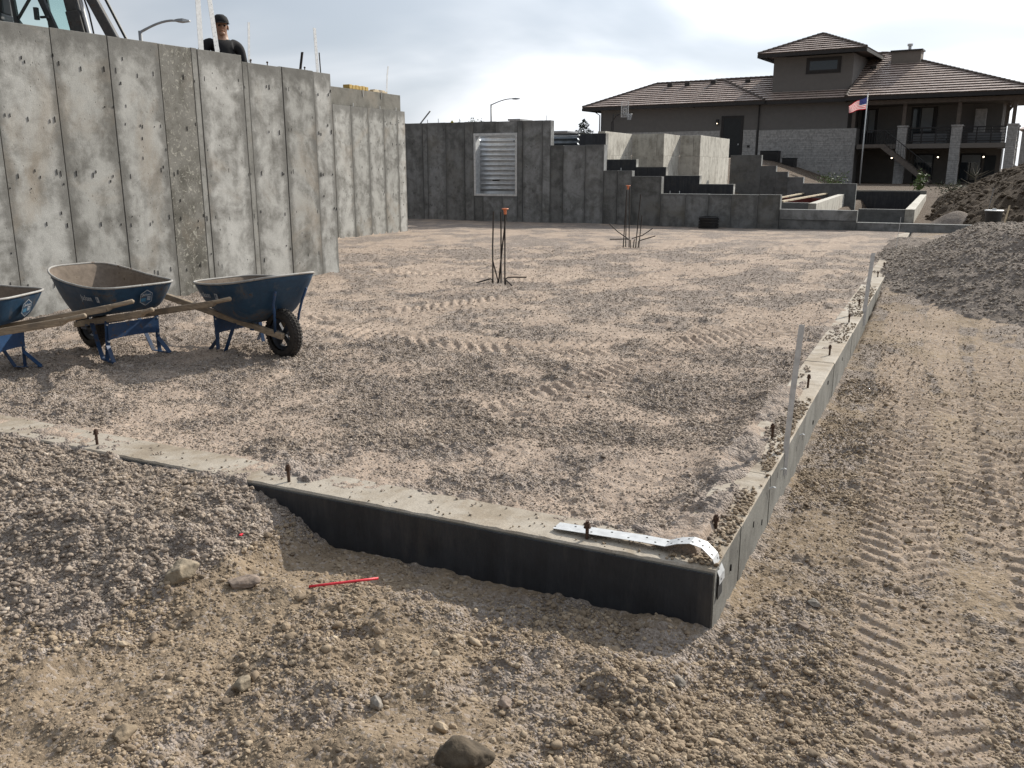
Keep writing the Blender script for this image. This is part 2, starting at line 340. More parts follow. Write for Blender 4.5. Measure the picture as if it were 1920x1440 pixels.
def track_h(x, y):
    out = np.zeros_like(x); flat = np.zeros_like(x)
    for ti, (pl, w, pitch, dep) in enumerate(TRACKS):
        bd = np.full_like(x, 9.); bs = np.zeros_like(x); s0 = 0
        for (ax,ay),(bx,by) in zip(pl[:-1], pl[1:]):
            L = math.hypot(bx-ax, by-ay); ux, uy = (bx-ax)/L, (by-ay)/L
            t = np.clip((x-ax)*ux + (y-ay)*uy, 0, L); ox = x-ax-ux*t; oy = y-ay-uy*t
            d = np.hypot(ox, oy); sg = np.sign(ux*(y-ay) - uy*(x-ax)); k = d < np.abs(bd)
            bd = np.where(k, d*np.where(sg == 0, 1, sg), bd); bs = np.where(k, s0+t, bs); s0 += L
        wob = .06*vn(x,y,.35,77+ti) + .03*vn(x,y,.09,87+ti)
        q = np.abs(bd)/(w/2); prof = 1 - sst(.82,1.12,q + wob*3)
        ph = (bs + .55*np.abs(bd) + np.where(bd > 0, pitch*.5, 0) + wob*.5)/pitch
        s = ph - np.floor(ph)
        lug = sst(.0,.14,s)*(1-sst(.5,.66,s))
        keep = sst(-.3-.25*(ti < 3),.25-.1*(ti < 3), fbm(x,y,.7,4,50+ti,.6))
        dep = dep*(np.interp(y,[2,4.5,7],[.75,1.0,1.5]) if ti < 3 else 1.15); h = (-dep*.35 + dep*.85*lug*(1-.45*sst(.0,.12,.1-np.abs(bd))))*prof*keep
        out += h; flat = np.maximum(flat, prof*keep)
    return out, flat
def full_h(x, y):
    z, ti, pile, bl = base_h(x, y)
    r = np.hypot(x, y); near = sst(26, 12, r)
    th, flat = track_h(x, y)
    gm = .52 + .42*fbm(x,y,1.9,3,61,.6) + .85*fbm(x,y,.38,4,67,.6) + .6*pile - .7*flat - .06*(1-ti) + .30*np.exp(-((x+.32)/.28)**2)*(y > 2)*(y < 9)
    gm = sst(-.05,.95,gm)
    rough = (.55 + .75*gm)
    z = z + near*( .024*fbm(x,y,.34,3,41)*rough + .020*fbm(x,y,.10,3,43)*rough*(1-.4*flat) + .011*fbm(x,y,.035,2,47)*rough)
    lm = lumps(x,y,.04,101,.55)*(.25+.75*gm)*.6 + lumps(x,y,.11,131,.16)*.40*(.3+.7*gm)*(1-.8*flat)
    z = z + near*lm + th*sst(24,18,r)
    soil = np.clip(1-ti,0,1)*(1-.55*flat); soil = np.where((y > 22.95) & (x > -13), 1 + sst(22.95,23.2,y), soil)
    return z, gm, soil
def G(x, y):
    z, _, _ = full_h(np.array([float(x)]), np.array([float(y)])); return float(z[0])

yaw0 = math.pi/2 + R(25.73)
half = R(42)
ang = np.concatenate([np.linspace(yaw0+half, yaw0-half, 820), np.linspace(yaw0-half, yaw0+half-2*math.pi, 120)[1:-1]])
dip = np.concatenate([np.linspace(R(75), R(40), 12, endpoint=False), np.linspace(R(40), R(3.2), 760, endpoint=False), np.linspace(R(3.2), R(.16), 40)])
rad = 1.62/np.tan(dip)
A, RR = np.meshgrid(ang, rad); X = (RR*np.cos(A)).ravel(); Yv = (RR*np.sin(A)).ravel()
Z, GM, SO = full_h(X, Yv)
na, nr = len(ang), len(rad)
me = bpy.data.meshes.new('ground')
co = np.stack([X, Yv, Z], 1).astype(np.float32)
co = np.vstack([co, [[0,0,float(Z[:na].mean())]]])
i = np.arange(nr-1)[:,None]*na + np.arange(na)[None,:]; j = np.arange(nr-1)[:,None]*na + (np.arange(na)[None,:]+1) % na
quads = np.stack([i, i+na, j+na, j], -1).reshape(-1,4)
c = np.arange(na); tris = np.stack([np.full(na, nr*na), c, (c+1) % na], 1)
nq, ntr = len(quads), len(tris)
me.vertices.add(len(co)); me.vertices.foreach_set('co', co.ravel().astype(np.float32))
me.loops.add(nq*4+ntr*3); me.loops.foreach_set('vertex_index', np.concatenate([quads.ravel(), tris.ravel()]).astype(np.int32))
me.polygons.add(nq+ntr)
me.polygons.foreach_set('loop_start', np.concatenate([np.arange(nq)*4, nq*4+np.arange(ntr)*3]).astype(np.int32))
me.polygons.foreach_set('use_smooth', np.ones(nq+ntr, bool))
me.update(calc_edges=True)
for nm, arr in (('gravel', GM), ('soil', SO)):
    a = me.attributes.new(nm, 'FLOAT', 'POINT'); a.data.foreach_set('value', np.append(arr, .5).astype(np.float32))
ground = bpy.data.objects.new('ground', me); COL.objects.link(ground); ground['kind'] = 'structure'
if sum(1 for p in me.polygons[:50] if p.normal.z > 0) < 25: me.flip_normals()

def ground_mat(name, attr=True, soil_only=None, dustc=(.385,.320,.272), soilc=(.262,.212,.158), grav=None):
    m, nt, b = newmat(name, .95); p = wpos(nt)
    b.inputs['Specular IOR Level'].default_value = .15
    grav = grav or [(.0,(.165,.143,.127)), (.3,(.255,.222,.20)), (.6,(.325,.284,.257)), (.85,(.385,.338,.306)), (1,(.46,.42,.385))]
    v1 = nd(nt, 'ShaderNodeTexVoronoi', {'Vector': p, 'Scale': 85, 'Randomness': 1}); v2 = nd(nt, 'ShaderNodeTexVoronoi', {'Vector': p, 'Scale': 38, 'Randomness': 1})
    s1 = nd(nt,'ShaderNodeSeparateColor',{0:v1.outputs['Color']}).outputs[0]; s2 = nd(nt,'ShaderNodeSeparateColor',{0:v2.outputs['Color']}).outputs[1]
    big = noise(nt, p, 2.3, 6, .6); mid = noise(nt, p, 14, 5, .65); fine = noise(nt, p, 260, 3, .6)
    gc = mixc(nt, .5, ramp(nt, s1, grav), ramp(nt, s2, grav))
    if attr:
        ga = nd(nt, 'ShaderNodeAttribute', attribute_name='gravel').outputs['Fac']; sa = nd(nt, 'ShaderNodeAttribute', attribute_name='soil').outputs['Fac']
        dc = mixc(nt, mth(nt,'SUBTRACT',sa,1.0,True), mixc(nt, mth(nt,'MINIMUM',sa,1.0), dustc, soilc), (.075,.056,.04)); ga = mth(nt,'MULTIPLY',ga,mth(nt,'SUBTRACT',2.0,mth(nt,'MAXIMUM',sa,1.0)))
    else: ga = mth(nt,'ADD',.35,mth(nt,'MULTIPLY',big,.6)); dc = mixc(nt, .5, soil_only, soil_only)
    dc = mixc(nt, .55, dc, ramp(nt, mid, [(.28,(.30,.28,.26)),(.72,(.72,.70,.66))]), 'OVERLAY')
    dc = mixc(nt, mth(nt,'MULTIPLY', mth(nt,'GREATER_THAN', s1, .80), .55), dc, gc)
    g2 = mth(nt, 'ADD', ga, mth(nt, 'MULTIPLY', mth(nt,'SUBTRACT',mid,.5), 1.1)); fac = nd(nt,'ShaderNodeMapRange',{'Value':g2,'From Min':.3,'From Max':.75}).outputs[0]
    c = mixc(nt, mth(nt,'MULTIPLY',fac,.85), dc, gc)
    c = mixc(nt, .5, c, ramp(nt, big, [(.3,(.40,.38,.36)),(.7,(.62,.60,.57))]), 'OVERLAY')
    setc(nt, b, c)
    hgt = mth(nt,'ADD', mth(nt,'MULTIPLY', mth(nt,'SUBTRACT',1.0,v1.outputs['Distance']), mth(nt,'ADD',.35,fac)), mth(nt,'ADD', mth(nt,'MULTIPLY',fine,.35), mth(nt,'MULTIPLY',mid,.7)))
    bump(nt, b, hgt, .8, .014); return m
M['ground'] = ground_mat('gravel_and_dust'); me.materials.append(M['ground'])
M['heap'] = ground_mat('dark_gravel', False, (.26,.222,.19), grav=[(.0,(.11,.098,.09)), (.4,(.20,.177,.162)), (.8,(.29,.258,.236)), (1,(.38,.34,.31))])
M['hill'] = ground_mat('dark_topsoil', False, (.065,.048,.034), grav=[(.0,(.028,.022,.016)), (.4,(.055,.042,.031)), (.8,(.09,.07,.05)), (1,(.2,.16,.12))])

def heap(name, mat, cx, cy, rx, ry, hfun, nx, ny, label, cat):
    gx, gy = np.meshgrid(np.linspace(cx-rx,cx+rx,nx), np.linspace(cy-ry,cy+ry,ny)); x = gx.ravel(); y = gy.ravel()
    z = hfun(x,y); m = MB(); me = bpy.data.meshes.new(name)
    i = (np.arange(ny-1)[:,None]*nx + np.arange(nx-1)[None,:]).ravel()
    f = np.stack([i,i+1,i+nx+1,i+nx],1)
    keep = (z[f] > base_h(x,y)[0][f]-.25).any(1); f = f[keep]
    me.from_pydata(np.stack([x-cx,y-cy,z],1).tolist(), [], f.tolist()); me.polygons.foreach_set('use_smooth', [True]*len(f)); me.materials.append(mat)
    bm = bmesh.new(); bm.from_mesh(me); bmesh.ops.delete(bm, geom=[v for v in bm.verts if not v.link_faces], context='VERTS'); bm.to_mesh(me); bm.free()
    o = bpy.data.objects.new(name, me); COL.objects.link(o); o.location = (cx,cy,0); return tag(o, label, cat)
def heap_h(x, y):
    d = np.hypot((x-2.2)/1.7, (y-14.3)/2.3) - 1 + .09*fbm(x,y,1.2,3,201)
    z = .63 - .86*np.maximum(d,0) + .05*fbm(x,y,.8,3,203) - .06*sst(.9,2.6,x)
    z = np.maximum(z, -.6)
    z2 = np.interp(y,[11.2,12.6,15,16.3,21],[-.28,-.005,.0,.075,.05]) - .35*np.maximum(np.abs(x+.30)-.42,0) + .02*fbm(x,y,.5,3,209)
    z = np.maximum(z, z2)
    return z + .035*fbm(x,y,.3,3,205) + .018*fbm(x,y,.09,2,207) + lumps(x,y,.09,211,.35)*.5
heap('gravel_heap', M['heap'], 2.0, 14.8, 4.0, 5.2, heap_h, 260, 340, 'dark grey gravel heap beside the far end of the low stem wall', 'gravel heap')
def hill_h(x, y):
    xs = x + .35*fbm(x,y,1.5,3,301); z = -.3 + (np.interp(xs, [-1.6,-.6,-.2,.27,1.02,1.86,3.2,8], [0,.24,.40,.88,1.23,1.66,2.2,2.9]))*sst(21.0,26.5,y)*sst(46,34,y)
    return z + .12*fbm(x,y,.8,4,303) + .05*fbm(x,y,.2,3,305) + lumps(x,y,.22,311,.3)*.45
heap('dirt_hill', M['hill'], 7.2, 31.5, 8.2, 13.5, hill_h, 330, 300, 'dark brown soil bank rising in front of the tile roofed house', 'dirt hill')
def small_heap_h(x, y):
    d = np.hypot((x-.35)/.75, (y-24.2)/.8); return .0 + .55*np.exp(-d*d*1.4) + .04*fbm(x,y,.25,3,401) - .1
heap('sand_mound', M['heap'], .35, 24.2, 1.5, 1.5, small_heap_h, 60, 60, 'small rounded mound of grey sand behind the low concrete kerb', 'sand mound')

# ------------------------------------------------------------------ loose stones (uncountable)
M['pebble'], nt, b = newmat('pebble_stone', .9)
oi = nd(nt, 'ShaderNodeObjectInfo').outputs['Random']; p = wpos(nt)
cc = ramp(nt, oi, [(.0,(.145,.125,.108)),(.15,(.21,.182,.155)),(.35,(.265,.23,.196)),(.6,(.31,.27,.23)),(.82,(.345,.305,.262)),(.96,(.41,.37,.325)),(1,(.52,.485,.44))])
cc = mixc(nt, .5, cc, ramp(nt, noise(nt, p, 45, 4), [(.3,(.36,.33,.3)),(.7,(.66,.64,.6))]), 'OVERLAY')
setc(nt, b, cc); bump(nt, b, noise(nt, p, 160, 3), .3, .004)
def scatter(name, pts, scl, mat, label_kind='stuff', seed=3):
    n = len(pts); me = bpy.data.meshes.new(name); me.vertices.add(n); me.vertices.foreach_set('co', np.asarray(pts, np.float32).ravel())
    r = np.random.default_rng(seed)
    a = me.attributes.new('scl', 'FLOAT_VECTOR', 'POINT'); a.data.foreach_set('vector', np.asarray(scl, np.float32).ravel())
    a = me.attributes.new('rot', 'FLOAT_VECTOR', 'POINT'); a.data.foreach_set('vector', np.stack([r.normal(0,.35,n), r.normal(0,.35,n), r.uniform(0,6.28,n)],1).astype(np.float32).ravel())
    o = bpy.data.objects.new(name, me); COL.objects.link(o); o['kind'] = 'stuff'
    ng = bpy.data.node_groups.new(name, 'GeometryNodeTree')
    ng.interface.new_socket('Geometry', in_out='INPUT', socket_type='NodeSocketGeometry'); ng.interface.new_socket('Geometry', in_out='OUTPUT', socket_type='NodeSocketGeometry')
    gi = ng.nodes.new('NodeGroupInput'); go = ng.nodes.new('NodeGroupOutput'); L = ng.links.new
    j = ng.nodes.new('GeometryNodeJoinGeometry')
    for k in range(4):
        ic = ng.nodes.new('GeometryNodeMeshIcoSphere'); ic.inputs['Radius'].default_value = .5; ic.inputs['Subdivisions'].default_value = 2
        ps = ng.nodes.new('GeometryNodeInputPosition'); ad = ng.nodes.new('ShaderNodeVectorMath'); ad.operation = 'ADD'; ad.inputs[1].default_value = (k*7.3, k*3.1, k*1.7)
        nz = ng.nodes.new('ShaderNodeTexNoise'); nz.inputs['Scale'].default_value = 1.7; nz.inputs['Detail'].default_value = 1.5
        L(ps.outputs[0], ad.inputs[0]); L(ad.outputs[0], nz.inputs['Vector'])
        sb = ng.nodes.new('ShaderNodeMath'); sb.operation = 'MULTIPLY_ADD'; sb.inputs[1].default_value = 1.5; sb.inputs[2].default_value = .25; L(nz.outputs[0], sb.inputs[0])
        sc = ng.nodes.new('ShaderNodeVectorMath'); sc.operation = 'SCALE'; L(ps.outputs[0], sc.inputs[0]); L(sb.outputs[0], sc.inputs['Scale'])
        sp = ng.nodes.new('GeometryNodeSetPosition'); L(ic.outputs['Mesh'], sp.inputs['Geometry']); L(sc.outputs[0], sp.inputs['Position'])
        ss = ng.nodes.new('GeometryNodeSetShadeSmooth'); ss.inputs['Shade Smooth'].default_value = (k % 2 == 0); L(sp.outputs[0], ss.inputs['Geometry'])
        sm = ng.nodes.new('GeometryNodeSetMaterial'); sm.inputs['Material'].default_value = mat; L(ss.outputs[0], sm.inputs['Geometry'])
        gt = ng.nodes.new('GeometryNodeGeometryToInstance'); L(sm.outputs[0], gt.inputs[0]); L(gt.outputs[0], j.inputs[0])
    ip = ng.nodes.new('GeometryNodeInstanceOnPoints'); ip.inputs['Pick Instance'].default_value = True
    rv = ng.nodes.new('FunctionNodeRandomValue'); rv.data_type = 'INT'; rv.inputs[4].default_value = 0; rv.inputs[5].default_value = 3
    na_ = ng.nodes.new('GeometryNodeInputNamedAttribute'); na_.data_type = 'FLOAT_VECTOR'; na_.inputs['Name'].default_value = 'scl'
    nr_ = ng.nodes.new('GeometryNodeInputNamedAttribute'); nr_.data_type = 'FLOAT_VECTOR'; nr_.inputs['Name'].default_value = 'rot'
    L(gi.outputs[0], ip.inputs['Points']); L(j.outputs[0], ip.inputs['Instance']); L(rv.outputs[2], ip.inputs['Instance Index'])
    L(nr_.outputs[0], ip.inputs['Rotation']); L(na_.outputs[0], ip.inputs['Scale']); L(ip.outputs[0], go.inputs[0])
    md = o.modifiers.new('scatter', 'NODES'); md.node_group = ng; me.materials.append(mat); return o
def wedge(n, r0, r1, seed):
    r = np.random.default_rng(seed); a = yaw0 + r.uniform(-R(38), R(38), n); q = np.exp(r.uniform(math.log(r0), math.log(r1), n)); return q*np.cos(a), q*np.sin(a), r
STEM = lambda x, y: ((x > -.86) & (x < -.58) & (y > 2.95) & (y < 22)) | ((y > 2.95) & (y < 3.26) & (x < -.58))
P_, S_ = [], []
for n, r0, r1, s0, s1, sd in ((360000, 1.4, 7.5, .0045, .0125, 1), (52000, 1.5, 9, .011, .025, 2), (250000, 4.5, 17, .008, .017, 3), (1700, 1.5, 12, .024, .044, 4)):
    x, y, r = wedge(n, r0, r1, sd); z, gm, so_ = full_h(x, y); _, ti_, pile, bl_ = base_h(x, y)
    pr = .22 + .8*gm**1.2 + .8*pile + .35*so_*(x > -.6)*(x < -.15)
    pr = pr*(1 - so_*(1-pile)*(1-sst(-.18,.22,fbm(x,y,.55,3,951)))*.72)
    if s0 > .010: pr = pr*(.35 + .75*pile + .55*so_ - .25*ti_)
    keep = (r.uniform(0,1,n) < pr) & ~STEM(x,y) & (bl_ < .3) & (y < 22.4)
    x, y, z = x[keep], y[keep], z[keep]; k = len(x)
    s = s0*(s1/s0)**(r.uniform(0,1,k)**1.8); sc = np.stack([s*r.uniform(.8,1.35,k), s*r.uniform(.7,1.1,k), s*r.uniform(.45,.85,k)],1)
    P_.append(np.stack([x,y,z+sc[:,2]*.10],1)); S_.append(sc)
r = np.random.default_rng(19); n = 3600; x = r.uniform(-4.6,-2.3,n); y = r.uniform(1.6,2.96,n); z = full_h(x,y)[0]; k = r.uniform(0,1,n) < base_h(x,y)[2]*.9
s = .011*(2.6**(r.uniform(0,1,n)**1.6)); P_.append(np.stack([x,y,z+s*.1],1)[k]); S_.append(np.stack([s*1.25,s*.95,s*.7],1)[k])
# a little gravel lying on the two stem walls
r = np.random.default_rng(9)
n = 2600; y = np.concatenate([r.uniform(3.0,5.6,1500), r.uniform(5.6,14,n-1500)]); x = r.uniform(-.80,-.615,n); k = vn(x,y,.5,900)+.10*(y<5) > .02
x = x[k]; y = y[k]; s = r.uniform(.006,.02,len(x))
P_.append(np.stack([x,y,np.full(len(x),.024)+s*.15],1)); S_.append(np.stack([s*1.2,s,s*.7],1))
n = 700; x = r.uniform(-5,-.65,n); y = r.uniform(3.0,3.21,n); s = r.uniform(.004,.012,n); k = r.uniform(0,1,n) < .25+.75*(x>-1.3)
P_.append(np.stack([x,y,.022+s*.2],1)[k]); S_.append(np.stack([s*1.2,s,s*.7],1)[k])
PP = np.concatenate(P_); SS = np.concatenate(S_); _, ti_, pile_, _ = base_h(PP[:,0], PP[:,1]); outs = (ti_ < .5) & (pile_ < .45)
def pebble_mat(name, tint):
    m = M['pebble'].copy(); m.name = name; nt = m.node_tree; b = nt.nodes['Principled BSDF']; l = b.inputs['Base Color'].links[0].from_socket; setc(nt, b, mixc(nt, 1.0, l, tint, 'MULTIPLY')); return m
M['pebble_brown'] = pebble_mat('pebble_stone_brown', (.93,.84,.70)); M['pebble_grey'] = pebble_mat('pebble_stone_grey', (1.0,.955,.915))
scatter('gravel_stones', PP[~outs], SS[~outs], M['pebble_grey']); scatter('soil_stones', PP[outs], SS[outs], M['pebble_brown'], seed=8)
# pebbles on the heap
n = 16000; x = r.uniform(-1,3.6,n); y = r.uniform(10,17.5,n); z = heap_h(x,y); k = z > base_h(x,y)[0]+.02
s = r.uniform(.012,.04,n)**1.0; scatter('heap_stones', np.stack([x,y,z],1)[k], np.stack([s*1.2,s,s*.75],1)[k], M['pebble'], seed=5)
n = 5000; x = r.uniform(-.8,7,n); y = r.uniform(20,34,n); z = hill_h(x,y); k = z > base_h(x,y)[0]+.02
M['clod'] = ground_mat('soil_clod', False, (.10,.078,.055), grav=[(.0,(.05,.04,.03)), (.5,(.10,.08,.06)), (1,(.22,.18,.14))])
s = .03*(6**(r.uniform(0,1,n)**2)); scatter('soil_clods', np.stack([x,y,z],1)[k], np.stack([s*1.3,s,s*.7],1)[k], M['clod'], seed=6)
# ------------------------------------------------------------------ cast concrete walls (local frame: face at x=0 looking +x, length along y)
def panel_wall(root, spans, z0, th, mat, gap=.004, proud=.007, core_mat=None, seed=1, back=True):
    rr = random.Random(seed); core = MB()
    for sp in spans:
        s0, s1, zb, zt = sp[:4]; mm = sp[4] if len(sp) > 4 else mat
        p = rr.uniform(0, proud); b = MB(); b.box(-th, p, s0+gap, s1-gap, zb, zt + rr.uniform(-.006,.006))
        b.build('panel', mm, root, bevel=.004)
        core.box(-th+.02, -.016, s0-.001*rr.random(), s1, zb, zt-.012-.004*rr.random())
    core.build('wall_core', core_mat or mat, root)
def tie_marks(root, rows, ss, seed, n_extra=0, srange=None, zr=None, skip=None):
    rr = random.Random(seed); b = MB()
    def mark(s, z, h, w):
        if skip and skip(s, z): return
        b.box(-.002, rr.uniform(.0075,.0095), s-w/2, s+w/2, z-h/2, z+h/2)
    for z in rows:
        for s in ss:
            for ds in (-.10, -.06, .07, .11, .30, .34):
                if rr.random() < .42: mark(s+ds+rr.uniform(-.012,.012), z+rr.uniform(-.035,.035), rr.uniform(.022,.06), rr.uniform(.003,.0055))
    for _ in range(n_extra): mark(rr.uniform(*srange), rr.uniform(*zr), rr.uniform(.010,.035), rr.uniform(.004,.009))
    o = b.build('form_tie_marks', M['hole'], root); o['kind'] = 'stuff'; return o
def ribbon(pts, width, th, wdir):
    b = MB(); w = Vector(wdir).normalized()*(width/2)
    pts = [Vector(p) for p in pts]; top = []; 
    for i, p in enumerate(pts):
        d = (pts[min(i+1,len(pts)-1)]-pts[max(i-1,0)]).normalized(); n = d.cross(w).normalized()*(th/2); top.append((p-w-n, p+w-n, p+w+n, p-w+n))
    vs = [q for t in top for q in t]; fs = [(0,1,2,3), tuple(4*(len(pts)-1)+k for k in (3,2,1,0))]
    for i in range(len(pts)-1):
        for k in range(4): fs.append((4*i+k, 4*i+(k+1)%4, 4*i+4+(k+1)%4, 4*i+4+k))
    return b.add(vs, fs)

# tall wall on the left
W1 = thing('foundation_wall', 'tall stained concrete foundation wall behind the blue wheelbarrows', 'concrete wall', (-7.74,10.33,0), -math.atan(.075))
k1 = math.sqrt(1+.075**2); J = [y0 for y0 in (-1.2,-.55,.07,.69,1.31,1.93,2.55,3.17,3.79,4.41,5.03,5.65,6.27,6.9,7.53,7.975,8.06,8.73,8.82,9.40,9.98,10.33)]
sp = []
for a, b_ in zip(J[:-1], J[1:]):
    mm = M['conc_mottled'] if abs(a-7.53) < .01 else (M['conc_strip'] if b_-a < .12 else M['conc'])
    a2, b2 = (a-10.33)*k1, (b_-10.33)*k1
    sp.append((a2, b2, -.35, 2.79 if a < 8.6 else 2.712, mm))
panel_wall(W1, sp, -.35, .24, M['conc'], seed=4)
MB().box(-4.2,-.245,-.24,0,-.35,2.70).build('return_wall', M['conc'], W1, bevel=.004)
tie_marks(W1, [.32,.88,1.40,1.92,2.45], [(y0-10.33)*k1 for y0 in (5.03,5.65,6.27,6.9,7.53,8.06,8.82,9.40,9.98)], 5, 50, (-5.6,-.1), (.1,2.65))
def post_strap(root, x, s, z0, z1, w=.05, th=.003, lean=(0,0), mat='strap', holes=True, name='hold_down_strap'):
    o = ribbon([(x,s,z0),(x+lean[0]*.5,s+lean[1]*.5,(z0+z1)/2),(x+lean[0],s+lean[1],z1)], w, th, (0,1,0)).build(name, M[mat], root)
    if holes:
        b = MB(); n = int((z1-z0)/.05)
        for i in range(n):
            t = (i+.5)/n; c = Vector((x+lean[0]*t+.003, s+lean[1]*t+(.011 if i%2 else -.011)*w/.05, z0+(z1-z0)*t)); b.box(c.x-.001,c.x+.001,c.y-.002,c.y+.002,c.z-.002,c.z+.002)
        b.build('nail_holes', M['hole'], o)['kind'] = 'stuff'
    return o
s1_ = lambda y: (y-10.33)*k1
post_strap(W1, -.12, s1_(8.23), 2.6, 3.75, .075, lean=(0,.02), holes=False); post_strap(W1, -.12, s1_(8.50), 2.55, 3.55, .07, lean=(0,-.10))
post_strap(W1, -.12, s1_(8.95), 2.5, 3.205, .035, lean=(0,.06), holes=False); post_strap(W1, -.12, s1_(10.22), 2.5, 3.29, .055, lean=(0,-.03))
MB().beam((-.12,s1_(9.83),2.55),(-.12,s1_(9.93),2.955),.035,.012).build('form_stake', M['rebar'], W1)
MB().tube([(-.12,s1_(10.28),2.5),(-.13,s1_(10.27),2.985)],.008,6).build('dowel', M['rebar'], W1)
for y0 in (9.28, 9.96, 9.0):
    b = MB(); b.tube([(-.12,s1_(y0),2.6),(-.12,s1_(y0),2.775)],.007,6); b.lathe([(0,2.757),(.014,2.757),(.014,2.771),(0,2.771)],(-.12,s1_(y0),0),'z',6); b.build('anchor_bolt', M['bolt'], W1)
b = MB(); b.lathe([(.0,2.71),(.07,2.712),(.05,2.73),(0,2.738)],(-.13,s1_(9.5),0),'z',9); b.build('mortar_lump', M['conc_cap'], W1)

# second wall, set back
W2 = thing('foundation_wall', 'pale concrete wall set back past the tall wall end, with a curb on top', 'concrete wall', (-11.46,18.05,0))
J2 = [10.4,11.0,11.62,12.24,12.86,13.48,14.1,14.72,15.3,15.93,16.55,17.15,17.72,18.05]
panel_wall(W2, [(a-18.05,b_-18.05,-.3,2.73) for a,b_ in zip(J2[:-1],J2[1:])], -.3, .24, M['conc'], seed=8)
MB().box(-2.7,-.245,-.24,0,-.3,2.72).build('return_wall', M['conc'], W2, bevel=.004)
tie_marks(W2, [.35,.9,1.45,2.0,2.45], [y-18.05 for y in J2[7:]], 9, 30, (-3.4,-.1), (.1,2.6))
MB().box(-.235,-.035,-7.2,-.12,2.735,3.085).build('curb', M['conc_cap'], W2, bevel=.006)
for s in (-2.0,-1.0,-.35): MB().tube([(-.012,s,2.7),(-.012,s,2.80)],.007,6).build('anchor_bolt', M['galv'], W2)
for s in (-1.6,-.9): MB().tube([(-.03,s,2.95),(-.018,s,3.1)],.006,6).build('anchor_bolt', M['galv'], W2)
ribbon([(-.12,-.55,3.0),(-.12,-.53,3.25),(-.12,-.5,3.5),(-.12,-.45,3.69)], .05, .003, (0,1,0)).build('hold_down_strap', M['strap'], W2)
b = MB()
for i in range(6): b.box(-.22,-.05,-2.05+i*.117,-1.945+i*.117,3.088,3.175-.008*(i%2)) 
yb = b.build('yellow_block', M['yellow'], None, bevel=.006); yb.location = (-11.46,18.05,0)
tag(yb, 'short ribbed yellow block lying on the concrete curb', 'block')
b = MB(); b.box(-.2,-.05,-1.18,-.62,3.088,3.12); b.box(-.19,-.06,-1.1,-.7,3.1202,3.145)
yb = b.build('pale_board', M['lumber'], None, bevel=.004); yb.location = (-11.46,18.05,0); tag(yb, 'thin pale wood offcuts on the curb beside a bent strap', 'board')

# back wall with the window well and the stepped top
W3 = thing('foundation_wall', 'dark damp concrete wall with a window opening and a stepped top', 'concrete wall', (-15.6,22.6,0), R(-90))
X3 = lambda x: x + 15.6
bj = [(-15.6,-14.97,2.72),(-14.97,-14.38,2.72),(-14.38,-13.77,2.72),(-13.77,-13.61,2.72),(-13.61,-13.0,2.72),(-13.0,-12.39,2.72),(-12.39,-12.09,2.72),(-10.73,-10.56,2.72),(-10.56,-9.97,2.72),(-9.97,-9.73,2.72),
      (-9.73,-9.354,2.06),(-9.354,-8.716,2.06),(-8.716,-8.19,2.06),(-8.19,-7.8,1.397),(-7.8,-7.405,1.397),(-7.405,-6.605,1.25),(-6.605,-5.945,.82),(-5.945,-5.36,.82),(-5.36,-4.78,.82),(-4.78,-4.12,.82),(-4.12,-3.59,.82)]
sp = [(X3(a),X3(b_),-.3,t) for a,b_,t in bj]
sp += [(X3(-12.09),X3(-11.8),-.3,.695),(X3(-11.8),X3(-11.19),-.3,.695),(X3(-11.19),X3(-10.73),-.3,.695),(X3(-12.09),X3(-11.4),2.41,2.72),(X3(-11.4),X3(-10.73),2.41,2.72)]
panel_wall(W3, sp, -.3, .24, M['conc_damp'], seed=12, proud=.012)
tie_marks(W3, [.4,.95,1.5,2.05,2.5], [X3(x) for x in (-13.61,-13.0,-10.4,-9.35,-8.7)], 13, 40, (1.8,7.6), (.1,2.0), skip=lambda s,z: (3.35 < s < 5.0 and .6 < z < 2.5) or (s > 5.8 and z > 1.95) or (s > 7.3 and z > 1.3))
fr = MB(); xa, xb = X3(-12.09), X3(-10.73)
fr.box(-.25,.018,xa+.001,xa+.065,.697,2.408); fr.box(-.25,.018,xb-.065,xb-.001,.697,2.408); fr.box(-.25,.0175,xa+.065,xb-.065,2.34,2.408); fr.box(-.25,.0175,xa+.065,xb-.065,.697,.755)
fr.build('window_frame', M['galv'], W3, bevel=.004)
# corrugated half round well
wb = MB(); nz_, na_ = 156, 24; cxm = (xa+xb)/2; vs = []
for i_ in range(nz_+1):
    z = .68 + 1.75*i_/nz_; cor = .022*math.cos(2*math.pi*i_/nz_*13)
    for j_ in range(na_+1):
        t = math.pi*j_/na_; rx = (.66+cor)*math.cos(t); ry = (.50+cor)*math.sin(t)**.8 if 0 < j_ < na_ else 0
        vs.append((-.26-ry, cxm+rx, z))
fs = [(i_*(na_+1)+j_, i_*(na_+1)+j_+1, (i_+1)*(na_+1)+j_+1, (i_+1)*(na_+1)+j_) for i_ in range(nz_) for j_ in range(na_)]
wb.add(vs, fs).build('corrugated_well', M['well'], W3, smooth=True)
b = MB()
for s_, z in ((xa+.45,1.12),(xb-.25,2.2)): b.box(-.70,-.30,s_-.014,s_+.014,z-.014,z+.014)
b.build('well_bolts', M['hole'], W3)['kind'] = 'stuff'
for x0, h in ((-13.66,.10),(-13.3,.12),(-12.6,.10),(-9.92,.13)): MB().tube([(-.12,X3(x0),2.6),(-.12,X3(x0),2.72+h)],.008,6).build('dowel', M['rebar'], W3)
MB().beam((-.12,X3(-13.92),2.70),(-.12,X3(-13.56),3.06),.05,.02).build('form_stake', M['pole'], W3)
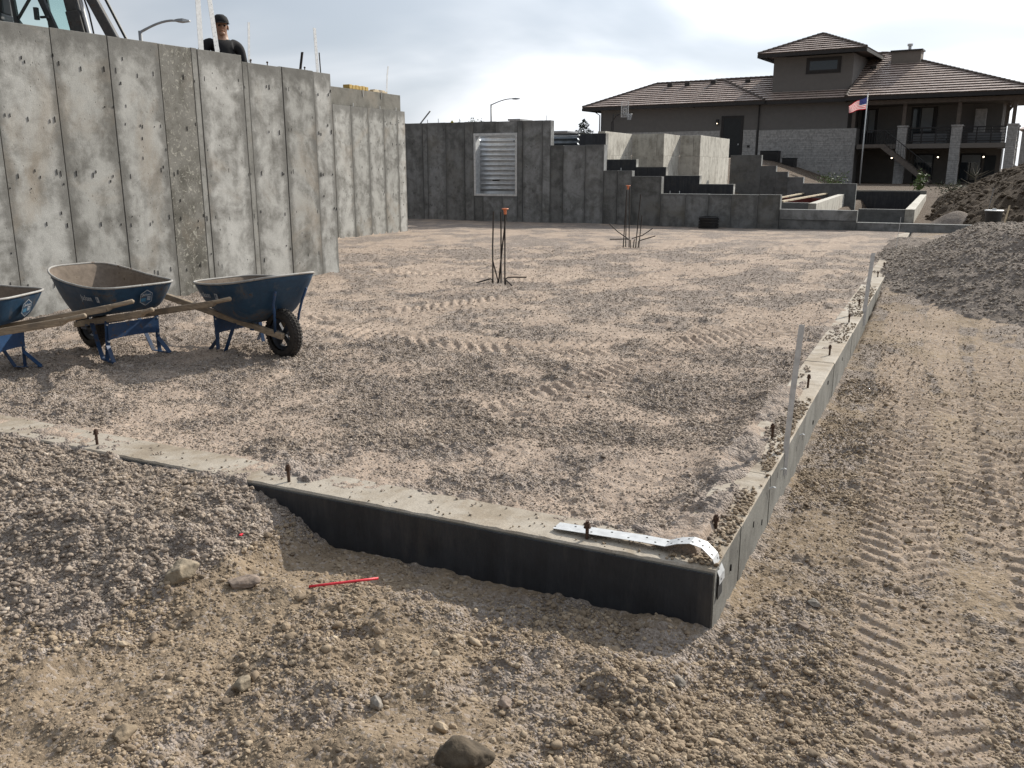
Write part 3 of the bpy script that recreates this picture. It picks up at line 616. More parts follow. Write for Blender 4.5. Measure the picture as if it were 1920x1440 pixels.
for x0 in (-7.75,-6.4,-6.15): MB().tube([(-.12,X3(x0),.7),(-.12,X3(x0),(1.47 if x0 < -7 else .89))],.008,6).build('anchor_bolt', M['galv'], W3)
W4 = thing('low_wall', 'low two tier concrete wall stub beside the red lined pit', 'concrete wall', (-3.585,22.58,0), R(-90))
MB().box(-.26,0,.004,1.785,-.3,.235).build('lower_tier', M['conc_damp'], W4, bevel=.004); MB().box(-.26,.006,.004,1.785,.24,.48).build('upper_tier', M['conc_damp'], W4, bevel=.004)
kb = MB().box(-.25,0,1.79,4.9,-.3,.205).build('kerb', M['conc_damp'], None, bevel=.005); kb.location = (-3.585,22.6,0); kb.rotation_euler = (0,0,R(-90))
tag(kb, 'long low concrete kerb running from the wall stub to the gravel heap', 'kerb')

# foundation parts farther back
BW = thing('stepped_wall', 'black coated foundation wall stepping down behind the damp grey wall', 'concrete wall', (-10.9,25,0))
for a,b_,t in ((-10.9,-9.02,2.45),(-9.02,-8.076,1.71),(-8.076,-7.185,1.496),(-7.185,-6.21,1.26),(-6.21,-5.255,1.03)):
    MB().box(a+.002,b_-.002,25.01,25.24,-.2,t).build('panel', M['conc'], BW, w=True, bevel=.004); MB().box(a+.001,b_-.004,25.0,25.012,-.2,t-.012).build('coating', M['damp'], BW, w=True)
ZW = thing('zigzag_wall', 'pale board marked concrete wall jogging back in zigzag steps', 'concrete wall', (-9.69,27,0))
zt = 2.58
for x0,x1,y0,y1 in ((-9.94,-9.69,26.8,29.46),(-9.69,-8.82,29.46,29.71),(-8.82,-8.57,29.46,31.45),(-8.57,-8.09,31.45,31.70),(-8.09,-7.84,31.45,36.1)):
    MB().box(x0+.001,x1,y0,y1-.001,.0,1.86).build('lower_lift', M['conc_pale'], ZW, w=True, bevel=.005); MB().box(x0+.006,x1-.005,y0+.005,y1-.006,1.864,zt).build('upper_lift', M['conc_pale'], ZW, w=True, bevel=.005)
SW = thing('stepped_wall', 'grey shaded concrete wall stepping down beside the zigzag wall', 'concrete wall', (-7.32,34,0))
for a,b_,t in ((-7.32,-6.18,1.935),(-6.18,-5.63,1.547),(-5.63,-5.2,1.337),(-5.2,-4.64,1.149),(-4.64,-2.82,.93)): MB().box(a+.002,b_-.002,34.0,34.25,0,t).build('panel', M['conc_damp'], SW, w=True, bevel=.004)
PW = thing('pit_wall', 'pale concrete pit wall with a lit side beside the red panels', 'concrete wall', (-3.0,24.5,0))
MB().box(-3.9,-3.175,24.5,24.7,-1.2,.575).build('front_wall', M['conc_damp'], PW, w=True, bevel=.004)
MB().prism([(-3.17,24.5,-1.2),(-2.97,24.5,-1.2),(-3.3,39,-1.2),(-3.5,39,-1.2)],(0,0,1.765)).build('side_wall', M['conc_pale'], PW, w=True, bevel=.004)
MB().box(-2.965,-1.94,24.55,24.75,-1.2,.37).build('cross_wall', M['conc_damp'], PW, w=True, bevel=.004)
EN = thing('concrete_box', 'open concrete enclosure with dark coated inside and pale right wall', 'enclosure', (-1.3,24.5,0))
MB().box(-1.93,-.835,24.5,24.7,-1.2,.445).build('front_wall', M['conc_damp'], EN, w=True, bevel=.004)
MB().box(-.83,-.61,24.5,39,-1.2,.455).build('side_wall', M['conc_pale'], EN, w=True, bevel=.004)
MB().box(-3.28,-.615,39.0,39.2,-1.2,.60).build('back_wall', M['conc'], EN, w=True, bevel=.004); MB().box(-3.27,-.84,38.985,39.002,-1.2,.545).build('coating', M['damp'], EN, w=True)
MB().box(-.842,-.829,24.8,38.98,-1.2,.43).build('coating', M['damp'], EN, w=True)
for i_, (y0, lb) in enumerate(((26.5,'red form panel standing nearest the low wall stub in the pit'),(30,'red form panel standing in the middle of the pit'),(34.5,'red form panel standing at the back of the pit'))):
    o = MB().box(-6.2,-3.52,y0,y0+.06,-1.05,(.50,.535,.555)[i_]).build('form_panel', M['red_form'], None); tag(o, lb, 'form panel', 'red form panels in the pit')
for a, b_, lb in (((-3.86,24.55,.60),(-3.80,35,.578),'long pale board lying across the red panels onto the pit wall'),((-4.75,26.45,.525),(-4.6,35,.58),'shorter pale board lying across the red panels farther from the pit wall')):
    o = MB().beam(a,b_,.09,.04).build('board', M['lumber'], None); tag(o, lb, 'board', 'boards over the pit')

# ------------------------------------------------------------------ low stem wall in front
ST = thing('stem_wall', 'low concrete stem wall corner with black front face and rusty bolts', 'concrete wall', (-.61,2.98,0))
ST_M = [M['conc_side'], M['conc_top']]
def stem_box(name, x0, x1, y0, y1, rough=.004, n=40, along='x', seed=0):
    b = MB(); rr = random.Random(seed); vs = []; fs = []
    for k in range(n+1):
        t = k/n; e = lambda: rr.uniform(-rough, rough)
        if along == 'x':
            x = x0+(x1-x0)*t; ring = [(x,y0,-.55),(x,y0,.012),(x,y0+.008+e()*.7,.02+e()*.5),(x,y1-.008+e()*.7,.02+e()*.5),(x,y1,.012),(x,y1,-.55)]
        else:
            y = y0+(y1-y0)*t; ring = [(x1,y,-.55),(x1,y,.012),(x1-.008+e()*.7,y,.02+e()*.5),(x0+.008+e()*.7,y,.02+e()*.5),(x0,y,.012),(x0,y,-.55)]
        vs += ring
    for k in range(n):
        for q in range(5): fs.append((k*6+q, k*6+q+1, k*6+q+7, k*6+q+6)); 
    b.add(vs, fs); b.m = [1 if (i_ % 5) in (1,2,3) else 0 for i_ in range(len(fs))]
    b.add(vs[:6], [(0,1,2,3,4,5)]); b.add(vs[-6:], [(5,4,3,2,1,0)])
    return b.build(name, ST_M, ST, w=True)
stem_box('front_stem', -10, -.61, 2.98, 3.225, n=260, seed=2)
MB().box(-10,-.616,2.972,2.9805,-.55,.004).build('damp_proofing', M['damp'], ST, w=True)
for i_, (y0,y1) in enumerate(((3.226,3.447),(3.452,4.13),(4.136,5.35),(5.356,6.885),(6.892,8.3),(8.306,9.9),(9.906,11.4),(11.406,13),(13.006,17),(17.005,22.3))):
    stem_box('side_stem', -.832+.002*(i_%2), -.61+.0025*((i_*7)%3-1), y0, y1, n=max(6,int((y1-y0)*28)), along='y', seed=20+i_)
def bolt(x, y, h=.085, tilt=0):
    b = MB(); top = Vector((x+tilt, y, .02+h)); b.tube([(x,y,-.05),top],.0075,8)
    b.tube([top+Vector((0,0,-.024)), top+Vector((0,0,-.008))],.0125,6); b.tube([top+Vector((0,0,-.028)), top+Vector((0,0,-.0245))],.015,12)
    b.build('anchor_bolt', M['bolt'], ST, w=True)
for x,y,h,t in ((-3.932,3.06,.085,-.002),(-2.633,3.05,.085,-.003),(-1.136,3.045,.075,0),(-.70,3.373,.06,.0),(-.70,4.717,.09,-.004),(-.69,5.998,.095,.005),(-.68,7.178,.085,0),(-.69,8.857,.085,0),(-.69,9.969,.08,0),(-.69,11.365,.085,0),(-.69,12.85,.08,0),(-.69,14.17,.08,0),(-.69,16.15,.07,0)):
    bolt(x,y,h,t)
def strap_v(x, y, z1, lx, ly, w=.035):
    pts = [(x,y,-.12),(x,y,.02),(x+lx*.4,y+ly*.4,z1*.5),(x+lx,y+ly,z1)]
    return ribbon(pts, w, .003, (.9,.43,0)).build('hold_down_strap', M['strap'], ST, w=True)
strap_v(-.6055,4.56,.685,.03,.0,.029); strap_v(-.6055,9.55,.625,.03,.02,.04)
MB().tube([(-.66,16.9,0),(-.63,16.95,.63)],.004,5).build('wire_stake', M['strap'], ST, w=True)
hp = [(-1.285,3.085,.034),(-1.10,3.085,.040),(-.92,3.09,.044),(-.82,3.085,.046),(-.77,3.075,.070),(-.72,3.065,.085),(-.672,3.06,.078),(-.63,3.055,.045),(-.600,3.052,-.02),(-.598,3.05,-.05)]
hs = ribbon(hp, .07, .002, (0.05,1,0)).build('corner_strap', M['strap'], ST, w=True)
b = MB()
for i_ in range(22):
    t = i_/21*.99; k = min(int(t*9), 8); f = t*9-k; p_ = Vector(hp[k]).lerp(Vector(hp[k+1]), f); d = (Vector(hp[k+1])-Vector(hp[k])).normalized(); n_ = Vector((-d.z,0,d.x)); n_ = n_ if n_.z >= 0 or k > 6 else -n_
    o_ = Vector((0,(.014 if i_ % 2 else -.014),0)); c_ = p_+o_+n_*.0017
    for a_ in (1,): b.add([c_+d*.004+Vector((0,.004,0)), c_-d*.004+Vector((0,.004,0)), c_-d*.004-Vector((0,.004,0)), c_+d*.004-Vector((0,.004,0))], [(0,1,2,3)])
ho = b.build('nail_holes', M['hole'], None); ho.parent = hs; ho['kind'] = 'stuff'; ho.data.transform(Matrix.Translation((.61,-2.98,0)))
ribbon([(-.606,3.05,-.04),(-.604,3.05,-.11)], .07, .004, (0,1,0)).build('strap_slot', M['hole'], ST, w=True)
# slots and snapped ties on the stem's side
rr = random.Random(3); b = MB()
for y0 in (3.3,3.75,3.95,4.4,4.62,4.95,5.2,5.75,6.5,7.5,8.6,9.6):
    for _ in range(1): 
        yy = y0+rr.uniform(-.05,.05); z_ = rr.uniform(-.17,-.03); b.box(-.612,-.6066,yy-.0025,yy+.0025,z_-.014,z_+.014)
b.build('form_tie_marks', M['hole'], ST, w=True)['kind'] = 'stuff'
b = MB()
for y0, z_ in ((4.12,-.05),(4.45,-.06),(5.1,-.055)): b.tube([(-.613,y0,z_),(-.592,y0+.005,z_+.012),(-.585,y0+.02,z_+.004)],.005,6)
b.build('snapped_ties', M['galv'], ST, w=True)['kind'] = 'stuff'
# ------------------------------------------------------------------ wheelbarrows
def text_mesh(body, size, extrude=.0008):
    cu = bpy.data.curves.new('lettering', 'FONT'); cu.body = body; cu.size = size; cu.extrude = extrude; cu.align_x = 'CENTER'; cu.align_y = 'CENTER'; cu.resolution_u = 2
    o = bpy.data.objects.new('tmp', cu); COL.objects.link(o); bpy.context.view_layer.update()
    me = bpy.data.meshes.new_from_object(o.evaluated_get(bpy.context.evaluated_depsgraph_get())); bpy.data.objects.remove(o); return me
TXT = {}
def lettering(body, size, mat, parent, origin, xdir, ydir, squash=1.0, name='lettering'):
    k = (body, size)
    if k not in TXT: TXT[k] = text_mesh(body, size)
    me = TXT[k].copy(); xd = Vector(xdir).normalized(); yd = Vector(ydir); yd = (yd - xd*yd.dot(xd)).normalized(); zd = xd.cross(yd)
    mt = Matrix((( xd.x*squash, yd.x, zd.x, origin[0]), (xd.y*squash, yd.y, zd.y, origin[1]), (xd.z*squash, yd.z, zd.z, origin[2]), (0,0,0,1)))
    me.transform(mt); me.materials.clear(); me.materials.append(mat); o = bpy.data.objects.new(name, me); COL.objects.link(o); o.parent = parent; return o
hz = lambda x: .228 - .178*x
def wheelbarrow(label, loc, head, group='wheelbarrows along the wall', variant=0):
    t = thing('wheelbarrow', label, 'wheelbarrow', (loc[0],loc[1],0), math.atan2(head[1],head[0]), group)
    # tray
    NU, NK = 64, 10; vs = []; fs = []
    def ring(k):
        q = k**.62; xr, xf, hw = -.655-.145*q, -.17+.34*k**.85, .225+.115*q; cx = (xr+xf)/2; hx = (xf-xr)/2; out = []
        for j in range(NU):
            a = 2*math.pi*j/NU; ca, sa = math.cos(a), math.sin(a); e = .42 if ca < 0 else .56
            x = cx + hx*math.copysign(abs(ca)**e, ca); wd = hw*(1 - .16*max(0,(x-cx)/hx)**2*k); y = wd*math.copysign(abs(sa)**.42, sa)
            zb = hz(x)+.03; zr = .665 + .105*x - .03*math.sin(max(0,min(1,(x+.8)/.97))*math.pi)
            out.append(Vector((x, y, zb*(1-k)+zr*k)))
        return out
    rings = [ring(i/NK) for i in range(NK+1)]
    for rg in rings: vs += rg
    for i in range(NK):
        for j in range(NU): fs.append((i*NU+j, i*NU+(j+1)%NU, (i+1)*NU+(j+1)%NU, (i+1)*NU+j))
    ctr = len(vs); vs.append(Vector((-.40,0,hz(-.40)+.03)))
    for j in range(NU): fs.append((ctr, (j+1)%NU, j))
    tray = MB().add(vs, fs).build('tray', [M['blue'], M['tray_in']], t, smooth=True, fixn=False)
    md = tray.modifiers.new('thickness','SOLIDIFY'); md.thickness = .004; md.offset = -1; md.material_offset = 1
    MB().tube([p+Vector((0,0,.002)) for p in rings[-1]], .0085, 8, closed=True).build('rolled_rim', M['lip'], tray, smooth=True)
    # handles
    for s in (-1,1):
        a, b_ = Vector((.10,s*.085,hz(.10)-.01)), Vector((-1.22,s*.295,hz(-1.22)-.005)); c_ = Vector((-1.26,s*.301,hz(-1.26)+.004)); d_ = Vector((-1.41,s*.328,hz(-1.41)+.012))
        h = MB().beam(a, b_, .036, .05).beam(b_, c_, .036, .05, w1=.03, h1=.036); h.build('handle', M['wood'], t, bevel=.006)
        MB().tube([b_, c_, c_.lerp(d_,.5), d_, d_+(d_-c_)*.06], [.016,.018,.017,.018,.008], 10).build('grip', M['wood'], t, smooth=True)
        # front brace to the tray nose
        b = MB(); b.tube([(.03,s*.105,hz(.03)),(.055,s*.12,.36),(.075,s*.14,.46),(.125,s*.15,.56)],.0105,8); b.build('tray_brace', M['blue_leg'], t, smooth=True)
        # leg: flat strap pair with a skid
        y = s*.215; b = MB()
        b.beam((-.60,y*.98,hz(-.60)-.02),(-.585,y,.12),.036,.006,up=(1,0,0)); b.beam((-.585,y,.122),(-.69,y*1.12,.006),.036,.007,up=(1,0,0))
        b.beam((-.36,y*.93,hz(-.36)-.02),(-.50,y*1.02,.004),.034,.006,up=(1,0,0)); b.beam((-.50,y*1.02,.004),(-.70,y*1.12,.004),.034,.006)
        b.beam((-.585,y*1.005,.13),(-.575,y*1.05,.006),.034,.006,up=(1,0,0))
        b.build('leg', M['blue_leg'], t, bevel=.0015)
        b = MB(); b.box(-.045,.045,s*.072,s*.076,.17,hz(0)+.01); b.tube([(0,s*.05,.2),(0,s*.09,.2)],.011,8); b.build('axle_bracket', M['blue_leg'], t)
        b = MB()
        for zz in (.155,.285): b.tube([(-.592,y,zz),(-.610,y,zz)],.007,8)
        b.build('bolts', M['galv'], t)['kind'] = 'stuff'
    n = 9; b = MB(); vs = []
    for i in range(n+1):
        q = -1+2*i/n; vs += [(-.606,q*.212,.165+.012*(1-q*q)),(-.606,q*.212,.29),(-.600,q*.212,.29),(-.600,q*.212,.165+.012*(1-q*q))]
    fs = [(0,1,2,3), tuple(4*n+k for k in (3,2,1,0))] + [(4*i+k,4*i+(k+1)%4,4*i+4+(k+1)%4,4*i+4+k) for i in range(n) for k in range(4)]
    b.add(vs, fs).build('leg_brace', M['blue_leg'], t)
    MB().beam((-.2,-.16,hz(-.2)-.03),(-.2,.16,hz(-.2)-.03),.04,.012).build('cross_bar', M['blue_leg'], t)
    # wheel
    wheel = MB().lathe([(.02,-.05),(.028,-.05),(.028,.05),(.02,.05)],(0,0,.2),'y',16).build('wheel', M['rim'], t, smooth=False)
    prof = []
    for i in range(15):
        a = math.pi*(-.62+1.24*i/14) ; prof.append((.148+.05*math.cos(a), .049*math.sin(a)))
    tb = MB().lathe(prof,(0,0,.2),'y',48)
    for i in range(44):
        for s in (-1,1):
            a = 2*math.pi*(i+(.5 if s>0 else 0))/44; d = Vector((math.cos(a),0,math.sin(a))); tt = Vector((-math.sin(a),0,math.cos(a)))
            for off, rr_, hh in ((.012,.1975,.007),(.033,.183,.008)):
                c = Vector((0,s*off,.2)) + d*rr_; tb.beam(c-d*.004, c+d*hh*.5, .011,.015,up=tt)
    tb.build('tyre', M['rubber'], wheel, smooth=True)
    rb = MB().lathe([(.125,-.03),(.118,-.028),(.098,-.012),(.098,.012),(.118,.028),(.125,.03)],(0,0,.2),'y',32)
    for i in range(4):
        a = math.pi/4+math.pi/2*i; rb.beam((.02*math.cos(a),0,.2+.02*math.sin(a)),(.104*math.cos(a),0,.2+.104*math.sin(a)),.036,.02,up=(0,1,0),w1=.06)
    rb.build('rim', M['rim'], wheel)
    # printed names and badge
    for s in (-1,1):
        up = Vector((0, s*.145*.8, .33)); o = Vector((-.50, s*.2835+s*.003, .505)) if s < 0 else Vector((-.50, .2865, .505))
        xd = Vector((1,0,.0)) if s < 0 else Vector((-1,0,0))
        tilt = Vector((0, s*.26, .965)); oo = Vector((-.55, s*.3225, .50))
        lettering('Jackson', .062, M['white_print'], tray, oo, xd, tilt, .78)
        nrm = xd.cross(tilt).normalized(); c = oo + xd*.155 + nrm*.0006; q = tilt.normalized()
        b = MB(); b.add([c-xd*.02-q*.022, c+xd*.02-q*.022, c+xd*.02+q*.022, c-xd*.02+q*.022],[(0,1,2,3)]); b.add([c-xd*.012-q*.012+nrm*.0008, c+xd*.0-q*.012+nrm*.0008, c+xd*.0+q*.014+nrm*.0008, c-xd*.012+q*.014+nrm*.0008],[(0,1,2,3)],1)
        b.build('emblem', [M['white_print'], M['blue']], tray, fixn=False)
    q = Vector((-.36,0,.93)); xd = Vector((0,-1,0)); nrm = xd.cross(q).normalized(); c = Vector((-.768,-.03,.485)) + nrm*.008
    P2 = lambda u, v, o=0: c + xd*u + q*v + nrm*o
    hx = [(.05,.035),(.0,.068),(-.05,.035),(-.05,-.035),(0,-.068),(.05,-.035)]
    b = MB(); b.add([P2(u,v) for u,v in hx],[tuple(range(6))]); b.add([P2(u*.92,v*.92,.0008) for u,v in hx],[tuple(range(6))],1)
    b.add([P2(-.044,-.03,.0016),P2(-.002,-.03,.0016),P2(-.002,-.002,.0016),P2(-.044,-.002,.0016)],[(0,1,2,3)],2)
    for k_ in range(3): b.add([P2(.006,.002-.012*k_,.0016),P2(.036,.002-.012*k_,.0016),P2(.036,.009-.012*k_,.0016),P2(.006,.009-.012*k_,.0016)],[(0,1,2,3)],0)
    b.build('badge', [M['white_print'], M['blue'], M['blue_print']], tray, fixn=False)
    lettering('Jackson', .028, M['white_print'], tray, P2(0,.026,.002), xd, q, .85)
    bpy.context.view_layer.update()
    gz = min(G(loc[0],loc[1]), .03); t.location.z = gz+.0
    return t
wheelbarrow('blue wheelbarrow facing away from the two others, black wheel and tray struts showing', (-4.62,5.40), (.978,-.208))
wheelbarrow('blue wheelbarrow standing between the two others, cement caked tray open to view', (-6.25,4.95), (-.985,.17))
wheelbarrow('blue wheelbarrow at the end of the row, grey rim and handles overlapping its neighbour', (-6.54,3.78), (-.93,-.37))

# ------------------------------------------------------------------ rebar clusters with orange caps
def rebar(b, pts, r=.0095): b.tube(pts, r, 6)
def cluster(label, loc, bars, ells, cap):
    t = thing('rebar_cluster', label, 'rebar', (loc[0],loc[1],G(*loc)), 0, 'rebar dowels standing in the gravel')
    for p in bars: b = MB(); rebar(b, p); b.build('rebar', M['rebar'], t)
    for p in ells: b = MB(); rebar(b, p); b.build('bent_rebar', M['rebar'], t)
    b = MB(); x,y,z = cap; b.lathe([(0,z+.016),(.040,z+.014),(.044,z+.008),(.040,z),(.021,z-.004),(.017,z-.062),(.013,z-.062)],(x,y,0),'z',14); b.build('safety_cap', M['orange'], t, smooth=False)
A_ = Vector((.9,.434,0)); D_ = Vector((-.434,.9,0))
L3 = lambda a, z, d=0: A_*a + D_*d + Vector((0,0,z))
cluster('rebar bundle with an orange cap standing nearest the stem wall and wheelbarrows', (-4.99,10.12),
    [[L3(-.145,-.1,.0),L3(-.145,.5),L3(-.132,.93)], [L3(-.04,-.1,.05),L3(-.038,.92,.06)], [L3(.01,-.1,-.04),L3(.012,.90,-.02)], [L3(-.085,-.1,.06),L3(-.02,.5,.02),L3(.03,.90,0)], [L3(-.15,.33,-.02),L3(-.08,.06,-.02),L3(-.09,-.05,-.02)]],
    [[L3(-.15,-.06,.1),L3(-.15,.05,.1),L3(-.18,.065,.1),L3(-.37,.015,.05)], [L3(.02,-.06,.05),L3(.02,.07,.05),L3(.05,.09,.05),L3(.29,.085,.1)], [L3(.02,-.06,-.05),L3(.02,.05,-.05),L3(.035,.06,-.08),L3(.10,.02,-.25)]], tuple(L3(.015,.955,-.02)))
cluster('rebar bundle with an orange cap standing nearest the dark stepped wall', (-5.17,15.93),
    [[L3(-.16,-.1,.1),L3(-.12,1.0,.1)], [L3(-.09,-.1,.25),L3(-.11,1.05,.2)], [L3(-.03,-.1,.2),L3(-.06,1.1,.2)], [L3(.05,-.1,-.05),L3(.12,.98,-.05)], [L3(.10,-.1,-.1),L3(.15,.6,-.1)], [L3(.0,-.1,-.1),L3(.02,.16,-.1)]],
    [[L3(-.03,-.05,0),L3(-.04,.14,0),L3(-.12,.16,0),L3(-.42,.15,.05)], [L3(-.05,.14,.1),L3(-.25,.28,.3),L3(-.40,.42,.4)], [L3(.12,-.05,0),L3(.12,.12,0),L3(.2,.15,0),L3(.42,.22,-.05)], [L3(.0,.16,.1),L3(.2,.22,.1),L3(.40,.34,.2)]], tuple(L3(-.085,1.125,.2)))

# ------------------------------------------------------------------ countable stones, clods and litter in the foreground
def rock(label, loc, size, seed, col, name='rock', cat='rock', flat=.6, sink=.33, group=None):
    bm = bmesh.new(); bmesh.ops.create_icosphere(bm, subdivisions=4, radius=.5); rr = np.random.default_rng(seed)
    pl = [(Vector(rr.normal(0,1,3)).normalized(), rr.uniform(.27,.40)) for _ in range(11)]
    from mathutils import noise as mn
    for v in bm.verts:
        for n, d in pl:
            k = v.co.dot(n)-d
            if k > 0: v.co -= n*k*.92
        v.co *= 1 + .16*mn.noise(v.co*3.1+Vector((seed,0,0))) + .09*mn.noise(v.co*8+Vector((0,seed,0))) + .05*mn.noise(v.co*19)
        v.co.x *= size*1.15; v.co.y *= size*.85; v.co.z *= size*flat
    me = bpy.data.meshes.new(name); bm.to_mesh(me); bm.free(); me.materials.append(col); me.polygons.foreach_set('use_smooth',[True]*len(me.polygons))
    o = bpy.data.objects.new(name, me); COL.objects.link(o); o.location = (loc[0],loc[1],G(*loc)+size*flat*(.5-sink)); o.rotation_euler = (0,0,rr.uniform(0,6)); return tag(o,label,cat,group)
def rockmat(name, c): return simple(name, c, .95, 0, .45, 30, 1.0, 60)
M['rk1'] = rockmat('tan_sandstone', (.26,.215,.155)); M['rk2'] = rockmat('brown_clod', (.215,.168,.115)); M['rk3'] = rockmat('pink_stone', (.235,.185,.15)); M['rk4'] = rockmat('grey_stone', (.25,.225,.195)); M['rk5'] = rockmat('mossy_clod', (.085,.066,.045))
rock('largest tan rock resting in the gravel spill below the stem wall', (-2.56,2.30), .135, 3, M['rk1'], flat=.75, sink=.2)
rock('long pinkish grey rock half buried in gravel beside the largest tan rock', (-2.36,2.42), .12, 14, M['rk3'], flat=.45, sink=.3)
rock('tan earth clod with a pale stone against it', (-1.885,1.90), .075, 5, M['rk1'], 'clod', 'clod', .8)
rock('brown round clod in the near sandy dirt', (-2.00,1.53), .08, 6, M['rk2'], 'clod', 'clod', .75)
rock('big dark mossy clod at the very front of the dirt', (-1.0,1.80), .15, 7, M['rk5'], 'clod', 'clod', .75, sink=.3)
rock('reddish brown stone lying in the dirt bank near the stem wall corner', (-1.07,2.16), .062, 8, M['rk3'], flat=.8)
rock('smooth pale grey stone in the trodden dirt right of the corner', (-.30,3.42), .05, 9, M['rk4'])
rock('reddish lump of earth beside the smooth pale grey stone', (-.31,3.17), .055, 10, M['rk3'], 'clod', 'clod')
rock('brown stone at the edge of the tyre tracks', (.02,4.25), .05, 11, M['rk2'])
rock('angular grey stone leaning on others in the front gravel', (-1.42,1.98), .06, 12, M['rk4'], flat=.8)
rock('dark rounded stone set in the near gravel patch', (-1.50,1.55), .05, 13, M['rk4'], flat=.8)
rock('flat pale stone lying in the near gravel patch', (-1.68,1.56), .06, 15, M['rk1'], flat=.35)
rock('brownish stone beside the trench shadow', (-.62,2.55), .05, 16, M['rk4'], flat=.8)
rock('dark clod lying at the foot of the grey gravel heap', (1.05,10.9), .17, 17, M['rk5'], 'clod', 'clod', .6)
b = MB(); pts = [(-2.11,2.52),(-2.04,2.575),(-1.97,2.63),(-1.895,2.69)]
z0_ = max(G(x,y) for x,y in pts); b.tube([(x,y,z0_+.008+.002*i) for i,(x,y) in enumerate(pts)], .0055, 8); tag(b.build('red_stick', M['red_plastic'], None, smooth=True), 'thin red plastic stick lying on the dirt', 'stick')
o = MB().box(-.006,.006,-.009,.009,-.003,.004).build('red_scrap', M['red_plastic'], None, bevel=.002); o.location = (-2.57,2.65,G(-2.57,2.65)+.006); tag(o, 'tiny red scrap on the gravel spill', 'scrap')

# bucket, stakes, ribbed ring
b = MB(); bz = .50; b.lathe([(0,bz),(.112,bz),(.125,bz+.02),(.138,bz+.235),(.138,bz+.24)],(.82,17.6,0),'z',28); bk = b.build('bucket', M['black_plastic'], None, smooth=False)
bk_root = thing('bucket', 'black bucket with a pale lid standing on the gravel heap crest', 'bucket', (.82,17.6,bz)); bk.name = 'bucket_body'; bk.data.name = 'bucket_body'; bk.parent = bk_root; bk.data.transform(Matrix.Translation((-.82,-17.6,-bz)))
b = MB(); b.lathe([(0,.252),(.14,.252),(.152,.246),(.152,.236),(.139,.234)],(0,0,0),'z',28); b.box(-.03,.03,-.015,.015,.252,.275); b.build('lid', M['galv'], bk_root)
def stake(label, p0, p1, w, mat='strap', name='stake'):
    o = MB().beam(p0,p1,w,.012).build(name, M[mat], None); return tag(o, label, 'stake')
stake('pale stake leaning beside the black bucket', (1.0,18.4,.2), (1.10,18.5,.80), .03, 'lumber')
stake('thin stake standing on the soil bank behind the bucket', (.95,23.4,.35), (1.03,23.5,1.02), .03, 'pole')
stake('short grey stake at the edge of the gravel heap past the leaning stake', (1.33,18.2,.2), (1.34,18.2,.70), .03, 'pole')
b = MB(); prof = [(.19,0)]
for i in range(4): prof += [(.25,.01+.07*i),(.252,.045+.07*i),(.225,.055+.07*i),(.225,.072+.07*i)]
prof += [(.25,.285),(.235,.295),(.19,.29)]; b.lathe(prof,(0,0,0),'z',32); o = b.build('ribbed_ring', M['black_plastic'], None); o.location = (-5.23,22.2,G(-5.23,22.2)-.01); tag(o, 'black ribbed plastic cylinder standing at the foot of the damp wall', 'plastic pipe')
# second window well seen over the step
W5 = thing('window_well', 'dark corrugated half round window well behind the wall step', 'window well', (-9.66,23.0,1.2)); vs = []
for i_ in range(61):
    z = 1.13*i_/60; cor = .018*math.cos(2*math.pi*i_/60*9)
    for j_ in range(25):
        t = math.pi*j_/24; vs.append(((.52+cor)*math.cos(t), .05+(.62+cor)*math.sin(t), z))
MB().add(vs,[(i_*25+j_,i_*25+j_+1,(i_+1)*25+j_+1,(i_+1)*25+j_) for i_ in range(60) for j_ in range(24)]).build('corrugated_sheet', M['well_dark'], W5, smooth=True, solid=.003)
MB().tube([((.54)*math.cos(math.pi*j_/24), .05+.64*math.sin(math.pi*j_/24), 1.135) for j_ in range(25)], .012, 6).build('rolled_rim', M['galv'], W5, smooth=True)

# ------------------------------------------------------------------ street lamps, sign, far things
def lamp(label, base, ztop, arm, head_len):
    t = thing('street_lamp', label, 'street lamp', base, 0, 'street lamps beyond the site'); h = ztop-base[2]
    MB().tube([(0,0,0),(0,0,h*.5),(0,0,h)],[.10,.085,.07],10).build('pole', M['pole'], t, smooth=True)
    a = Vector(arm)-Vector((base[0],base[1],ztop)); pts = [Vector((0,0,h-.15))]
    for i in range(9):
        q = i/8; pts.append(Vector((a.x*q, a.y*q, h-.05+(a.z+.05)*math.sin(q*math.pi/2))))
    MB().tube(pts,[.05]*3+[.045]*7,8).build('arm', M['pole'], t, smooth=True)
    d = Vector((a.x,a.y,0)).normalized(); e = pts[-1]; b = MB(); side = Vector((-d.y,d.x,0)); vs = []
    for q, w, hh in ((-.08,.03,.03),(.1,.11,.07),(.45*head_len,.16,.085),(.9*head_len,.12,.04),(head_len,.03,.02)):
        c = e+d*q; vs += [c+side*w+Vector((0,0,-hh*.5)), c+Vector((0,0,-hh)), c-side*w+Vector((0,0,-hh*.5)), c-side*w*.5+Vector((0,0,hh)), c+side*w*.5+Vector((0,0,hh))]
    fs = [(0,1,2,3,4),(24,23,22,21,20)] + [(5*i+k,5*i+(k+1)%5,5*i+5+(k+1)%5,5*i+5+k) for i in range(4) for k in range(5)]
    b.add(vs,fs).build('lamp_head', M['pole'], t)
lamp('street lamp with curved arm rising past the tall wall beside the excavator', (-28.72,26.38,1.5), 6.63, (-27.8,27.35,7.08), .55)
lamp('street lamp with curved arm rising past the damp wall', (-37.27,73.04,1.6), 7.02, (-35.6,73.9,7.5), .75)
M['sign_y'] = simple('sign_yellow', (.70,.62,.05), .6, 0, .1, 8, 0)
t = thing('warning_sign', 'yellow diamond sign tip showing over the damp wall', 'sign', (-22.15,39.2,1.4)); MB().beam((0,0,0),(0,0,2.3),.06,.05).build('post', M['pole'], t)
